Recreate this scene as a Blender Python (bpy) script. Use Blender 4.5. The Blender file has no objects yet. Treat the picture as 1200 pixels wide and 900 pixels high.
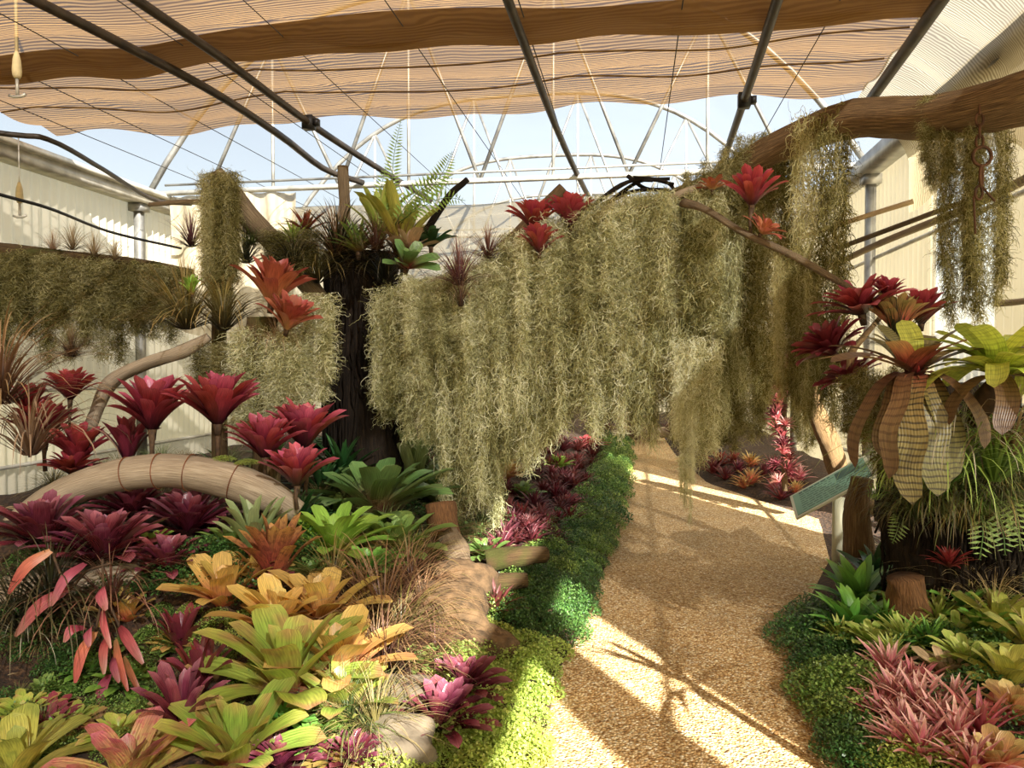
import bpy, math, random, zlib
import numpy as np
from mathutils import Vector, Matrix, Quaternion, Euler

random.seed(7)
RNG = np.random.default_rng(7)
scene = bpy.context.scene
C = scene.collection
PI = math.pi
def rad(a): return a * PI / 180.0

# ------------------------------------------------------------------ camera
EYE = Vector((0.0, 0.0, 1.6))
FPX = 880.0
YAW, PITCH = rad(9.36), rad(1.5)
cam_data = bpy.data.cameras.new('camera')
cam_data.sensor_width = 36.0
cam_data.lens = 36.0 * FPX / 1200.0
cam_data.clip_start = 0.05
cam_data.clip_end = 300
cam = bpy.data.objects.new('camera', cam_data)
C.objects.link(cam)
cam.location = EYE
cam.rotation_euler = (PI / 2 - PITCH, 0, YAW)
scene.camera = cam
CAM_R = Euler((PI / 2 - PITCH, 0, YAW)).to_matrix()

# ------------------------------------------------------------------ sky, sun, exposure
world = bpy.data.worlds.new('sky')
scene.world = world
world.use_nodes = True
wn = world.node_tree
wn.nodes.clear()
w_out = wn.nodes.new('ShaderNodeOutputWorld')
w_bg = wn.nodes.new('ShaderNodeBackground')
w_sky = wn.nodes.new('ShaderNodeTexSky')
w_sky.sky_type = 'NISHITA'
w_sky.sun_disc = False
w_sky.sun_elevation = rad(34)
w_sky.air_density = 1.6
w_sky.dust_density = 1.6
w_sky.ozone_density = 1.0
w_hs = wn.nodes.new('ShaderNodeHueSaturation'); w_hs.inputs['Saturation'].default_value = 0.45   # thin bright haze
wn.links.new(w_sky.outputs[0], w_hs.inputs['Color'])
wn.links.new(w_hs.outputs[0], w_bg.inputs['Color'])
wn.links.new(w_bg.outputs[0], w_out.inputs[0])
w_bg.inputs['Strength'].default_value = 0.205

SUN_EL = rad(31)
SUN_TO = Vector((0.522 * math.cos(SUN_EL), -0.853 * math.cos(SUN_EL), math.sin(SUN_EL)))
w_sky.sun_rotation = math.atan2(SUN_TO.x, SUN_TO.y)
sun_data = bpy.data.lights.new('sun', 'SUN')
sun_data.energy = 26.0
sun_data.angle = rad(0.6)
sun_data.color = (1.0, 0.95, 0.86)
sun = bpy.data.objects.new('sun', sun_data)
C.objects.link(sun)
sun.rotation_euler = (-SUN_TO).to_track_quat('-Z', 'Y').to_euler()
sun.location = (10, -15, 12)

scene.view_settings.view_transform = 'Standard'
scene.view_settings.look = 'None'
scene.view_settings.gamma = 1.0
scene.view_settings.use_curve_mapping = False
scene.view_settings.exposure = 0.52
scene.cycles.max_bounces = 8
scene.cycles.diffuse_bounces = 4
scene.cycles.transparent_max_bounces = 12
scene.cycles.transmission_bounces = 4
scene.cycles.caustics_reflective = False
scene.cycles.caustics_refractive = False
scene.cycles.sample_clamp_indirect = 6.0
scene.cycles.use_denoising = True

# ------------------------------------------------------------------ pixel rays and the lie of the land
def ray(px, py):
    d = CAM_R @ Vector(((px - 600.0) / FPX, -(py - 450.0) / FPX, -1.0))
    return d
def at(px, py, Y):
    d = ray(px, py)
    return EYE + d * (Y / d.y)
def onfloor(px, py):
    d = ray(px, py)
    return EYE + d * (-EYE.z / d.z)

XL, XR, YE = -6.36, 2.6, 24.0
EAVE = 3.8
_le = [(640, 900), (652, 800), (688, 730), (715, 650), (728, 600), (738, 560), (735, 525)]
_re = [(985, 900), (945, 800), (928, 740), (970, 655), (958, 608), (900, 590), (828, 566), (790, 532)]
_lp = [onfloor(*p) for p in _le]; _rp = [onfloor(*p) for p in _re]
LEY = [0.0] + [p.y for p in _lp] + [24]; LEX = [-0.5] + [p.x for p in _lp] + [-0.6]
REY = [0.0] + [p.y for p in _rp] + [24]; REX = [0.75] + [p.x for p in _rp] + [0.4]
def xe(y): return float(np.interp(y, LEY, LEX))
def xr(y): return float(np.interp(y, REY, REX))
def sstep(a, b, t):
    t = min(1, max(0, (t - a) / (b - a))); return t * t * (3 - 2 * t)
def bump(x, y):
    return 0.03 * math.sin(3.1 * x + 1.7 * y) + 0.025 * math.sin(5.3 * y - 2.9 * x + 1) + 0.012 * math.sin(11 * x + 7 * y)
def H(x, y):
    s = xe(y) - x
    if s > 0:
        h = float(np.interp(s, [0, .15, .4, .8, 1.2, 1.6, 2.2, 3.0, 6.0], [0, .04, .08, .22, .36, .48, .62, .66, .30]))
        g = 0.35 + 0.65 * sstep(2.0, 3.7, y)
        g2 = 0.22 + 0.78 * sstep(3.0, 3.65, y)
        k = sstep(1.2, 1.9, s); g = g * (1 - k) + g2 * k
        return h * g + bump(x, y) * min(1, s)
    s = x - xr(y)
    if s > 0:
        h = float(np.interp(s, [0, .15, .4, .9, 1.6, 3], [0, .04, .09, .18, .22, .24]))
        return h + bump(x, y) * min(1, s) * .6
    return 0.0
def hit(px, py, lift=0.0):
    """march a sight line to the land raised by lift*distance; returns the point on the land"""
    d = ray(px, py).normalized()
    t = 1.2
    while t < 26:
        p = EYE + d * t
        if p.z <= H(p.x, p.y) + lift * t: break
        t += 0.02
    return Vector((p.x, p.y, H(p.x, p.y))), t

# ------------------------------------------------------------------ materials
def lin(c):
    return tuple((v / 255 / 12.92) if v / 255 <= 0.04045 else ((v / 255 + 0.055) / 1.055) ** 2.4 for v in c) + (1.0,)
class NT:
    def __init__(s, name):
        s.m = bpy.data.materials.new(name); s.m.use_nodes = True
        s.t = s.m.node_tree; s.t.nodes.clear()
        s.out = s.t.nodes.new('ShaderNodeOutputMaterial')
    def n(s, typ, **kw):
        nd = s.t.nodes.new('ShaderNode' + typ)
        for k, v in kw.items():
            if k in nd.inputs: nd.inputs[k].default_value = v
            else: setattr(nd, k, v)
        return nd
    def l(s, a, b): s.t.links.new(a, b)
    def ramp(s, fac, stops, interp='LINEAR'):
        r = s.t.nodes.new('ShaderNodeValToRGB'); r.color_ramp.interpolation = interp
        e = r.color_ramp.elements
        e[0].position, e[0].color = stops[0][0], stops[0][1]
        e[1].position, e[1].color = stops[-1][0], stops[-1][1]
        for p, c in stops[1:-1]:
            x = e.new(p); x.color = c
        if fac is not None: s.l(fac, r.inputs[0])
        return r
    def math(s, op, a, b=None):
        nd = s.t.nodes.new('ShaderNodeMath'); nd.operation = op
        for i, v in enumerate((a, b)):
            if v is None: continue
            if isinstance(v, (int, float)): nd.inputs[i].default_value = v
            else: s.l(v, nd.inputs[i])
        return nd.outputs[0]
    def mix(s, fac, a, b, blend='MIX'):
        nd = s.t.nodes.new('ShaderNodeMix'); nd.data_type = 'RGBA'; nd.blend_type = blend
        for sock, v in ((nd.inputs[0], fac), (nd.inputs[6], a), (nd.inputs[7], b)):
            if isinstance(v, (int, float)): sock.default_value = v
            elif isinstance(v, tuple): sock.default_value = v
            else: s.l(v, sock)
        return nd.outputs[2]
    def mixsh(s, fac, a, b):
        nd = s.t.nodes.new('ShaderNodeMixShader')
        if isinstance(fac, (int, float)): nd.inputs[0].default_value = fac
        else: s.l(fac, nd.inputs[0])
        s.l(a, nd.inputs[1]); s.l(b, nd.inputs[2]); return nd.outputs[0]
    def bump(s, h, strength=.5, dist=.01):
        b = s.n('Bump', Strength=strength, Distance=dist); s.l(h, b.inputs['Height']); return b.outputs[0]
    def done(s, sh): s.l(sh, s.out.inputs[0]); return s.m

def mat_leaf(name, cols, spot=None, spot_scale=14, spot_amt=.5, rough=.38, trans=.22, vary=.35, band=None, edge=None, pos=None):
    """cols: colours from the leaf base to its tip"""
    g = NT(name)
    uv = g.n('UVMap'); sep = g.n('SeparateXYZ'); g.l(uv.outputs[0], sep.inputs[0])
    oi = g.n('ObjectInfo'); tc = g.n('TexCoord')
    nz = g.n('TexNoise', Scale=6.0, Detail=3.0); g.l(tc.outputs['Object'], nz.inputs['Vector'])
    v = g.math('ADD', sep.outputs[1], g.math('MULTIPLY', g.math('SUBTRACT', nz.outputs[0], .5), .28))
    k = len(cols) - 1
    pos = pos or [i / k for i in range(k + 1)]
    col = g.ramp(v, [(p, lin(c)) for p, c in zip(pos, cols)]).outputs[0]
    if edge:
        d = g.math('ABSOLUTE', g.math('SUBTRACT', sep.outputs[0], .5))
        e = g.ramp(d, [(.34, (0, 0, 0, 1)), (.46, (1, 1, 1, 1))]).outputs[0]
        col = g.mix(e, col, lin(edge))
    if spot:
        vz = g.n('TexNoise', Scale=float(spot_scale), Detail=2.0); g.l(tc.outputs['Object'], vz.inputs['Vector'])
        f = g.ramp(vz.outputs[0], [(.5, (0, 0, 0, 1)), (.62, (1, 1, 1, 1))]).outputs[0]
        col = g.mix(g.math('MULTIPLY', f, spot_amt), col, lin(spot))
    if band:
        bcol, freq, amt = band
        nb = g.n('TexNoise', Scale=9.0, Detail=2.0); g.l(tc.outputs['Object'], nb.inputs['Vector'])
        ph = g.math('ADD', g.math('MULTIPLY', sep.outputs[1], freq * 2 * PI), g.math('MULTIPLY', nb.outputs[0], 7.0))
        sn = g.math('SINE', ph)
        f = g.ramp(sn, [(.35, (0, 0, 0, 1)), (.75, (1, 1, 1, 1))]).outputs[0]
        col = g.mix(g.math('MULTIPLY', f, amt), col, lin(bcol))
    # streaks and blotches of the leaf blade
    mp = g.n('Mapping'); g.l(uv.outputs[0], mp.inputs[0]); mp.inputs['Scale'].default_value = (7, 1.2, 1)
    ns = g.n('TexNoise', Scale=3.0, Detail=4.0); g.l(mp.outputs[0], ns.inputs['Vector'])
    st = g.ramp(ns.outputs[0], [(.3, (.62, .62, .62, 1)), (.7, (1.25, 1.25, 1.25, 1))]).outputs[0]
    col = g.mix(1.0, col, st, 'MULTIPLY')
    # veins along the leaf
    vs = g.math('SINE', g.math('MULTIPLY', sep.outputs[0], 60.0))
    hsv = g.n('HueSaturation')
    g.l(col, hsv.inputs['Color'])
    r = oi.outputs['Random']
    g.l(g.math('ADD', .86 - vary / 2, g.math('MULTIPLY', r, vary)), hsv.inputs['Value'])
    r2 = g.math('FRACT', g.math('MULTIPLY', r, 17.31))
    hsv.inputs['Saturation'].default_value = .9
    g.l(g.math('ADD', .485, g.math('MULTIPLY', r2, .03)), hsv.inputs['Hue'])
    p = g.n('BsdfPrincipled', Roughness=rough)
    p.inputs['Specular IOR Level'].default_value = .6
    g.l(hsv.outputs[0], p.inputs['Base Color'])
    g.l(g.bump(vs, .25, .002), p.inputs['Normal'])
    tr = g.n('BsdfTranslucent'); g.l(hsv.outputs[0], tr.inputs[0])
    return g.done(g.mixsh(trans, p.outputs[0], tr.outputs[0]))

def mat_plain(name, col, rough=.6, metal=0.0, noise=None, nscale=8, bump_s=0, spec=.4):
    g = NT(name); p = g.n('BsdfPrincipled', Roughness=rough, Metallic=metal)
    p.inputs['Specular IOR Level'].default_value = spec
    tc = g.n('TexCoord')
    nz = g.n('TexNoise', Scale=float(nscale), Detail=5.0); g.l(tc.outputs['Object'], nz.inputs['Vector'])
    c2 = noise or tuple(v * .75 for v in col)
    r = g.ramp(nz.outputs[0], [(.35, lin(col)), (.68, lin(c2))]); g.l(r.outputs[0], p.inputs['Base Color'])
    if bump_s: g.l(g.bump(nz.outputs[0], bump_s, .02), p.inputs['Normal'])
    return g.done(p.outputs[0])

def mat_bark(name, light, dark, moss=None, scale=6.0, stretch=9.0, bump_s=.8):
    """uv-based grain: v runs along the log"""
    g = NT(name); uv = g.n('UVMap'); mp = g.n('Mapping'); g.l(uv.outputs[0], mp.inputs[0])
    mp.inputs['Scale'].default_value = (stretch, 1.0, 1.0)
    nz = g.n('TexNoise', Scale=scale, Detail=7.0, Roughness=.65); g.l(mp.outputs[0], nz.inputs['Vector'])
    r = g.ramp(nz.outputs[0], [(.32, lin(dark)), (.5, lin(tuple((a + b) / 2 for a, b in zip(light, dark)))), (.66, lin(light))])
    col = r.outputs[0]
    if moss:
        tc = g.n('TexCoord'); n2 = g.n('TexNoise', Scale=3.5, Detail=4.0); g.l(tc.outputs['Object'], n2.inputs['Vector'])
        f = g.ramp(n2.outputs[0], [(.5, (0, 0, 0, 1)), (.62, (1, 1, 1, 1))]).outputs[0]
        col = g.mix(f, col, lin(moss))
    p = g.n('BsdfPrincipled', Roughness=.85); g.l(col, p.inputs['Base Color'])
    p.inputs['Specular IOR Level'].default_value = .2
    g.l(g.bump(nz.outputs[0], bump_s, .02), p.inputs['Normal'])
    return g.done(p.outputs[0])

def mat_strand(name, cols, trans=.3):
    """threads: uv.x holds a random number for each thread"""
    g = NT(name); uv = g.n('UVMap'); sep = g.n('SeparateXYZ'); g.l(uv.outputs[0], sep.inputs[0])
    k = len(cols) - 1
    tc = g.n('TexCoord')
    nz = g.n('TexNoise', Scale=2.2, Detail=3.0); g.l(tc.outputs['Object'], nz.inputs['Vector'])
    v = g.math('ADD', sep.outputs[0], g.math('MULTIPLY', g.math('SUBTRACT', nz.outputs[0], .5), .9))
    r = g.ramp(v, [(i / k, lin(c)) for i, c in enumerate(cols)])
    d = g.n('BsdfDiffuse'); t = g.n('BsdfTranslucent')
    g.l(r.outputs[0], d.inputs[0]); g.l(r.outputs[0], t.inputs[0])
    return g.done(g.mixsh(trans, d.outputs[0], t.outputs[0]))

# ------------------------------------------------------------------ geometry kit
class Geo:
    def __init__(s): s.v = []; s.q = []; s.t = []; s.uv = []; s.n = 0
    def add(s, v, q=None, uv=None, t=None):
        v = np.asarray(v, dtype=np.float64).reshape(-1, 3)
        if q is not None and len(q): s.q.append(np.asarray(q, dtype=np.int64).reshape(-1, 4) + s.n)
        if t is not None and len(t): s.t.append(np.asarray(t, dtype=np.int64).reshape(-1, 3) + s.n)
        s.v.append(v); s.uv.append(np.zeros((len(v), 2)) if uv is None else np.asarray(uv, dtype=np.float64).reshape(-1, 2))
        s.n += len(v); return s
    def mesh(s, name, mat, smooth=True):
        me = bpy.data.meshes.new(name)
        V = np.concatenate(s.v); UV = np.concatenate(s.uv)
        Q = np.concatenate(s.q) if s.q else np.zeros((0, 4), int)
        T = np.concatenate(s.t) if s.t else np.zeros((0, 3), int)
        L = np.concatenate([Q.ravel(), T.ravel()]).astype(np.int32)
        st = np.concatenate([np.arange(len(Q)) * 4, len(Q) * 4 + np.arange(len(T)) * 3]).astype(np.int32)
        me.vertices.add(len(V)); me.vertices.foreach_set('co', V.ravel().astype(np.float32))
        me.loops.add(len(L)); me.loops.foreach_set('vertex_index', L)
        me.polygons.add(len(st)); me.polygons.foreach_set('loop_start', st)
        u = me.uv_layers.new(name='UVMap'); u.data.foreach_set('uv', UV[L].ravel().astype(np.float32))
        me.update(calc_edges=True)
        me.polygons.foreach_set('use_smooth', np.full(len(st), smooth))
        if mat: me.materials.append(mat)
        return me
    def obj(s, name, mat, parent=None, smooth=True, loc=None):
        return link(name, s.mesh(name, mat, smooth), parent, loc)
def link(name, data, parent=None, loc=None):
    o = bpy.data.objects.new(name, data); C.objects.link(o)
    if parent: o.parent = parent
    if loc is not None: o.location = loc
    return o
def tag(o, label, cat, group=None):
    o['label'] = label; o['category'] = cat
    if group: o['group'] = group
    return o
def thing(name, label, cat, loc=(0, 0, 0), rot=(0, 0, 0), scale=1.0, group=None):
    o = link(name, None, None, loc); o.rotation_euler = rot
    o.scale = (scale,) * 3; o.empty_display_size = .1
    return tag(o, label, cat, group)
def struct(o): o['kind'] = 'structure'; return o

def spline(P, n):
    P = [np.array(p, float) for p in P]
    P = [2 * P[0] - P[1]] + P + [2 * P[-1] - P[-2]]
    out = []
    m = len(P) - 3
    for i in range(n):
        t = i / (n - 1) * m; k = min(int(t), m - 1); f = t - k
        a, b, c, d = P[k:k + 4]
        out.append(.5 * ((2 * b) + (c - a) * f + (2 * a - 5 * b + 4 * c - d) * f * f + (3 * b - a - 3 * c + d) * f ** 3))
    return np.array(out)
def tube(P, R, sides=8, rough=0.0, seed=0, caps=True, lumps=3):
    P = np.asarray(P, float); n = len(P)
    R = np.full(n, R) if np.isscalar(R) else np.interp(np.linspace(0, 1, n), np.linspace(0, 1, len(R)), R)
    T = np.gradient(P, axis=0); T /= np.linalg.norm(T, axis=1)[:, None] + 1e-12
    up = np.array([0, 0, 1.]) if abs(T[0][2]) < .9 else np.array([1., 0, 0])
    N = np.zeros_like(P); a = np.cross(T[0], up); N[0] = a / np.linalg.norm(a)
    for i in range(1, n):
        b = N[i - 1] - T[i] * N[i - 1].dot(T[i]); N[i] = b / (np.linalg.norm(b) + 1e-12)
    B = np.cross(T, N)
    th = np.arange(sides) / sides * 2 * PI
    rr = np.ones((n, sides))
    if rough:
        r_ = np.random.default_rng(seed)
        for k in range(lumps):
            f = r_.integers(1, 4 + k * 2); ph = r_.random() * 6.3; w = r_.uniform(2, 9)
            rr += rough / (k + 1) * np.sin(f * th[None, :] + ph + w * np.linspace(0, 1, n)[:, None] * (1 + k))
        rr += rough * .5 * (r_.random((n, sides)) - .5)
    ring = (N[:, None, :] * np.cos(th)[None, :, None] + B[:, None, :] * np.sin(th)[None, :, None]) * (R[:, None] * rr)[:, :, None] + P[:, None, :]
    V = ring.reshape(-1, 3)
    i, j = np.meshgrid(np.arange(n - 1), np.arange(sides), indexing='ij')
    q = np.stack([i * sides + j, i * sides + (j + 1) % sides, (i + 1) * sides + (j + 1) % sides, (i + 1) * sides + j], -1).reshape(-1, 4)
    ln = np.concatenate([[0], np.cumsum(np.linalg.norm(np.diff(P, axis=0), axis=1))])
    uv = np.stack([np.tile(np.abs(th / PI - 1), n), np.repeat(ln, sides)], -1)
    t = None
    if caps:
        V = np.concatenate([V, P[:1], P[-1:]]); uv = np.concatenate([uv, [[0, 0]], [[0, ln[-1]]]])
        c0, c1 = n * sides, n * sides + 1
        j = np.arange(sides); k = (j + 1) % sides
        t = np.concatenate([np.stack([k, j, np.full(sides, c0)], -1), np.stack([(n - 1) * sides + j, (n - 1) * sides + k, np.full(sides, c1)], -1)])
    return V, q, uv, t
def add_tube(g, *a, **k):
    V, q, uv, t = tube(*a, **k); g.add(V, q, uv, t); return g
def box(g, lo, hi):
    x0, y0, z0 = lo; x1, y1, z1 = hi
    V = [(x0, y0, z0), (x1, y0, z0), (x1, y1, z0), (x0, y1, z0), (x0, y0, z1), (x1, y0, z1), (x1, y1, z1), (x0, y1, z1)]
    g.add(V, [(0, 3, 2, 1), (4, 5, 6, 7), (0, 1, 5, 4), (1, 2, 6, 5), (2, 3, 7, 6), (3, 0, 4, 7)]); return g

def leaf(L=1.0, W=.1, a0=20, a1=80, nseg=9, kind='strap', chan=.25, bend=1.4, twist=0.0, droop=0.0):
    """one leaf: rises from the origin towards +X; angles from the vertical"""
    t = np.linspace(0, 1, nseg + 1) ** .8
    ang = rad(a0) + (rad(a1) - rad(a0)) * t ** bend
    dx = np.sin(ang); dz = np.cos(ang); h = np.diff(t) * L
    x = np.concatenate([[0], np.cumsum((dx[1:] + dx[:-1]) / 2 * h)]); z = np.concatenate([[0], np.cumsum((dz[1:] + dz[:-1]) / 2 * h)])
    if kind == 'strap':
        w = .62 + .38 * np.sin(np.clip(t / .55, 0, 1) * PI / 2)
        tip = np.clip((t - .74) / .26, 0, 1); w = w * np.sqrt(np.clip(1 - tip ** 2.6, 0, 1))
    elif kind == 'lance':
        w = np.sin(np.clip(.18 + t * .82, 0, 1) ** 1.0 * PI) ** .8
        w = np.where(t < .3, np.maximum(w, .55), w); w[-1] = 0
    elif kind == 'oval':
        w = np.sin(np.clip(.04 + t * .96, 0, 1) ** .8 * PI) ** .75; w[-1] = 0
    else:
        w = (1 - t) ** .6 * (.8 + .2 * t)
    w = np.maximum(w, 0.02) * W / 2
    nx, nz = -np.cos(ang), np.sin(ang)          # upper-side normal of the leaf (towards the axis)
    c = chan * w * 2 * (1 - .4 * t)
    tw = twist * t
    cy, sy = np.cos(tw), np.sin(tw)
    left = np.stack([x + nx * (c + w * sy), w * cy, z + nz * (c + w * sy)], -1)
    mid = np.stack([x, 0 * x, z], -1)
    right = np.stack([x + nx * (c - w * sy), -w * cy, z + nz * (c - w * sy)], -1)
    V = np.stack([left, mid, right], 1).reshape(-1, 3)
    i = np.arange(nseg)[:, None] * 3 + np.arange(2)[None, :]
    q = np.stack([i, i + 1, i + 4, i + 3], -1).reshape(-1, 4)
    uv = np.stack([np.tile([0, .5, 1], nseg + 1), np.repeat(t, 3)], -1)
    return V, q, uv
def rot_z(V, a):
    c, s = math.cos(a), math.sin(a)
    return V @ np.array([[c, s, 0], [-s, c, 0], [0, 0, 1]])
def xform(V, M):
    M = np.array(M); return V @ M[:3, :3].T + M[:3, 3]
# ------------------------------------------------------------------ the setting
def atz(px, py, z):
    d = ray(px, py); return EYE + d * ((z - EYE.z) / d.z)

def m_gravel():
    g = NT('gravel'); tc = g.n('TexCoord')
    vo = g.n('TexVoronoi', Scale=78.0); g.l(tc.outputs['Object'], vo.inputs['Vector'])
    nz = g.n('TexNoise', Scale=1.3, Detail=4.0); g.l(tc.outputs['Object'], nz.inputs['Vector'])
    sp = g.n('SeparateColor'); g.l(vo.outputs['Color'], sp.inputs[0])
    c = g.ramp(sp.outputs[0], [(0, lin((152, 118, 76))), (.3, lin((206, 172, 122))), (.55, lin((232, 212, 172))), (.8, lin((184, 148, 100))), (1, lin((250, 242, 220)))]).outputs[0]
    f = g.ramp(nz.outputs[0], [(.35, (.88, .88, .86, 1)), (.65, (1.12, 1.08, 1.0, 1))]).outputs[0]
    c = g.mix(1.0, c, f, 'MULTIPLY')
    gap = g.ramp(vo.outputs['Distance'], [(.3, (1, 1, 1, 1)), (.66, (.62, .56, .48, 1))]).outputs[0]
    c = g.mix(1.0, c, gap, 'MULTIPLY')
    p = g.n('BsdfPrincipled', Roughness=.85); g.l(c, p.inputs['Base Color'])
    p.inputs['Specular IOR Level'].default_value = .25
    inv = g.math('SUBTRACT', 1.0, vo.outputs['Distance'])
    g.l(g.bump(inv, .9, .012), p.inputs['Normal'])
    return g.done(p.outputs[0])
def m_soil():
    g = NT('bark_mulch'); tc = g.n('TexCoord')
    nz = g.n('TexNoise', Scale=38.0, Detail=6.0); g.l(tc.outputs['Object'], nz.inputs['Vector'])
    c = g.ramp(nz.outputs[0], [(.3, lin((24, 17, 11))), (.55, lin((62, 42, 26))), (.75, lin((104, 76, 48)))])
    p = g.n('BsdfPrincipled', Roughness=.95); g.l(c.outputs[0], p.inputs['Base Color'])
    g.l(g.bump(nz.outputs[0], 1.0, .03), p.inputs['Normal'])
    return g.done(p.outputs[0])
def m_sheet(name, col, clear, trans, rough=.35, tint=(1, .99, .96, 1)):
    g = NT(name)
    t = g.n('BsdfTransparent'); t.inputs[0].default_value = tint
    tc = g.n('TexCoord'); nz = g.n('TexNoise', Scale=1.1, Detail=4.0); g.l(tc.outputs['Object'], nz.inputs['Vector'])
    c = g.ramp(nz.outputs[0], [(.3, lin(tuple(v * .93 for v in col))), (.7, lin(col))]).outputs[0]
    tl = g.n('BsdfTranslucent'); g.l(c, tl.inputs[0])
    p = g.n('BsdfPrincipled', Roughness=rough); g.l(c, p.inputs['Base Color'])
    body = g.mixsh(trans, p.outputs[0], tl.outputs[0])
    return g.done(g.mixsh(clear, body, t.outputs[0]))
def m_cloth(name, light, dark, clear, scale=9.0, axis='Y'):
    g = NT(name); tc = g.n('TexCoord')
    mp = g.n('Mapping'); g.l(tc.outputs['Object'], mp.inputs[0]); mp.inputs['Scale'].default_value = (.35, 1, 1)
    wv = g.n('TexWave', Scale=scale, Distortion=9.0, Detail=2.0); wv.bands_direction = axis
    wv.inputs['Detail Scale'].default_value = .55
    g.l(mp.outputs[0], wv.inputs['Vector'])
    n2 = g.n('TexNoise', Scale=1.0, Detail=3.0); g.l(tc.outputs['Object'], n2.inputs['Vector'])
    mid = tuple((a + b) / 2 for a, b in zip(light, dark))
    amp = g.ramp(n2.outputs[0], [(.3, (.5, .5, .5, 1)), (.6, (1, 1, 1, 1))]).outputs[0]
    c0 = g.ramp(wv.outputs[0], [(.2, lin(dark)), (.8, lin(light))]).outputs[0]
    c = g.mix(amp, lin(mid), c0)
    d = g.n('BsdfDiffuse'); t = g.n('BsdfTranslucent'); g.l(c, d.inputs[0]); g.l(c, t.inputs[0])
    tr = g.n('BsdfTransparent')
    return g.done(g.mixsh(clear, g.mixsh(.42, d.outputs[0], t.outputs[0]), tr.outputs[0]))

M_GRAVEL, M_SOIL = m_gravel(), m_soil()
M_FILM = m_sheet('roof_film', (140, 150, 166), .82, .7, tint=(.60, .61, .64, 1))
M_POLY = m_sheet('corrugated_polycarbonate', (222, 212, 188), .07, .34)
M_CLEAR = m_sheet('clear_corrugated_polycarbonate', (250, 242, 224), .93, .6)
M_CLOTH = m_cloth('shade_cloth', (200, 156, 92), (86, 56, 24), .15, 9.5)
M_CLOTH2 = m_cloth('shade_cloth_pale', (214, 202, 170), (140, 124, 94), .20, 12.0)
M_FOLD = m_cloth('shade_cloth_fold', (132, 102, 62), (112, 84, 50), .02, 13.0)
M_GALV = mat_plain('galvanised_steel', (168, 166, 158), .45, .6, (120, 118, 112), 5)
M_PIPE = mat_plain('dark_pipe', (66, 56, 46), .5, .2, (40, 34, 28), 9)
M_PALEPIPE = mat_plain('pale_metal', (205, 202, 190), .4, .3, (160, 156, 146), 6)
M_WIRE = mat_plain('wire', (70, 66, 60), .5, .5)
M_BLACK = mat_plain('black_rubber', (26, 24, 22), .5)
M_CREAM = mat_plain('cream_cord', (226, 208, 160), .7)
M_GRASSOUT = mat_plain('outside_ground', (146, 138, 104), .95, 0, (112, 116, 74), .8)

# ground outside, gravel floor, beds
g = Geo(); g.add([(-40, -40, -.06), (40, -40, -.06), (40, 60, -.06), (-40, 60, -.06)], [(0, 1, 2, 3)])
struct(g.obj('ground', M_GRASSOUT))
g = Geo(); g.add([(XL, -6, 0), (XR, -6, 0), (XR, YE, 0), (XL, YE, 0)], [(0, 1, 2, 3)])
struct(g.obj('floor', M_GRAVEL))
def bed(name, side):
    ys = np.concatenate([np.arange(.3, 9, .07), np.arange(9, YE, .25)])
    ss = np.concatenate([np.arange(-.02, 3.4, .07), np.linspace(3.45, 6.4, 16)]) if side < 0 else np.arange(-.02, 2.2, .06)
    V = np.zeros((len(ys), len(ss), 3))
    for i, y in enumerate(ys):
        for j, s in enumerate(ss):
            x = max(XL + .02, xe(y) - s) if side < 0 else min(XR - .02, xr(y) + s)
            V[i, j] = (x, y, H(x, y) + .004 + (0.012 * random.random() if s > .1 else -.01))
    n, m = len(ys), len(ss)
    i, j = np.meshgrid(np.arange(n - 1), np.arange(m - 1), indexing='ij')
    k = i * m + j
    q = np.stack([k, k + 1, k + m + 1, k + m], -1).reshape(-1, 4)
    if side < 0: q = q[:, ::-1]
    g = Geo(); g.add(V.reshape(-1, 3), q)
    return struct(g.obj(name, M_SOIL))
bed('floor_planting_bed_left', -1); bed('floor_planting_bed_right', 1)

# corrugated walls: a wave of 128 mm pitch
def wall(name, mat, x, y0, y1, z0, z1, along='y', parent=None):
    n = int((y1 - y0) / .0127) + 1
    t = np.linspace(y0, y1, n); w = .02 * np.sin(t / .128 * 2 * PI)
    zs = [z0, z1]
    V = []
    for z in zs:
        V.append(np.stack([x + w, t, np.full(n, z)], -1) if along == 'y' else np.stack([t, x + w, np.full(n, z)], -1))
    V = np.concatenate(V); i = np.arange(n - 1)
    q = np.stack([i, i + 1, i + 1 + n, i + n], -1)
    g = Geo(); g.add(V, q); return struct(g.obj(name, mat, parent))
wall('wall_left', M_POLY, XL, -6, YE, 0, EAVE - .05)
GAPS = [(-3.0, -1.3), (-.62, .12), (6.05, 7.2)]          # clear sheets among the milky ones
wr = None; y = -6
for a, b in GAPS + [(YE, YE)]:
    o = wall('wall_right' if wr is None else 'corrugated_panel', M_POLY, XR, y, a, 0, EAVE - .05, parent=wr)
    wr = wr or o
    if b > a: wall('clear_corrugated_panel', M_CLEAR, XR, a, b, 0, EAVE - .05, parent=wr)
    y = b
wall('wall_back', M_POLY, YE, XL, XR, 0, EAVE, along='x')
wall('wall_front', M_POLY, -6, XL, XR, 0, EAVE, along='x')

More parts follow.
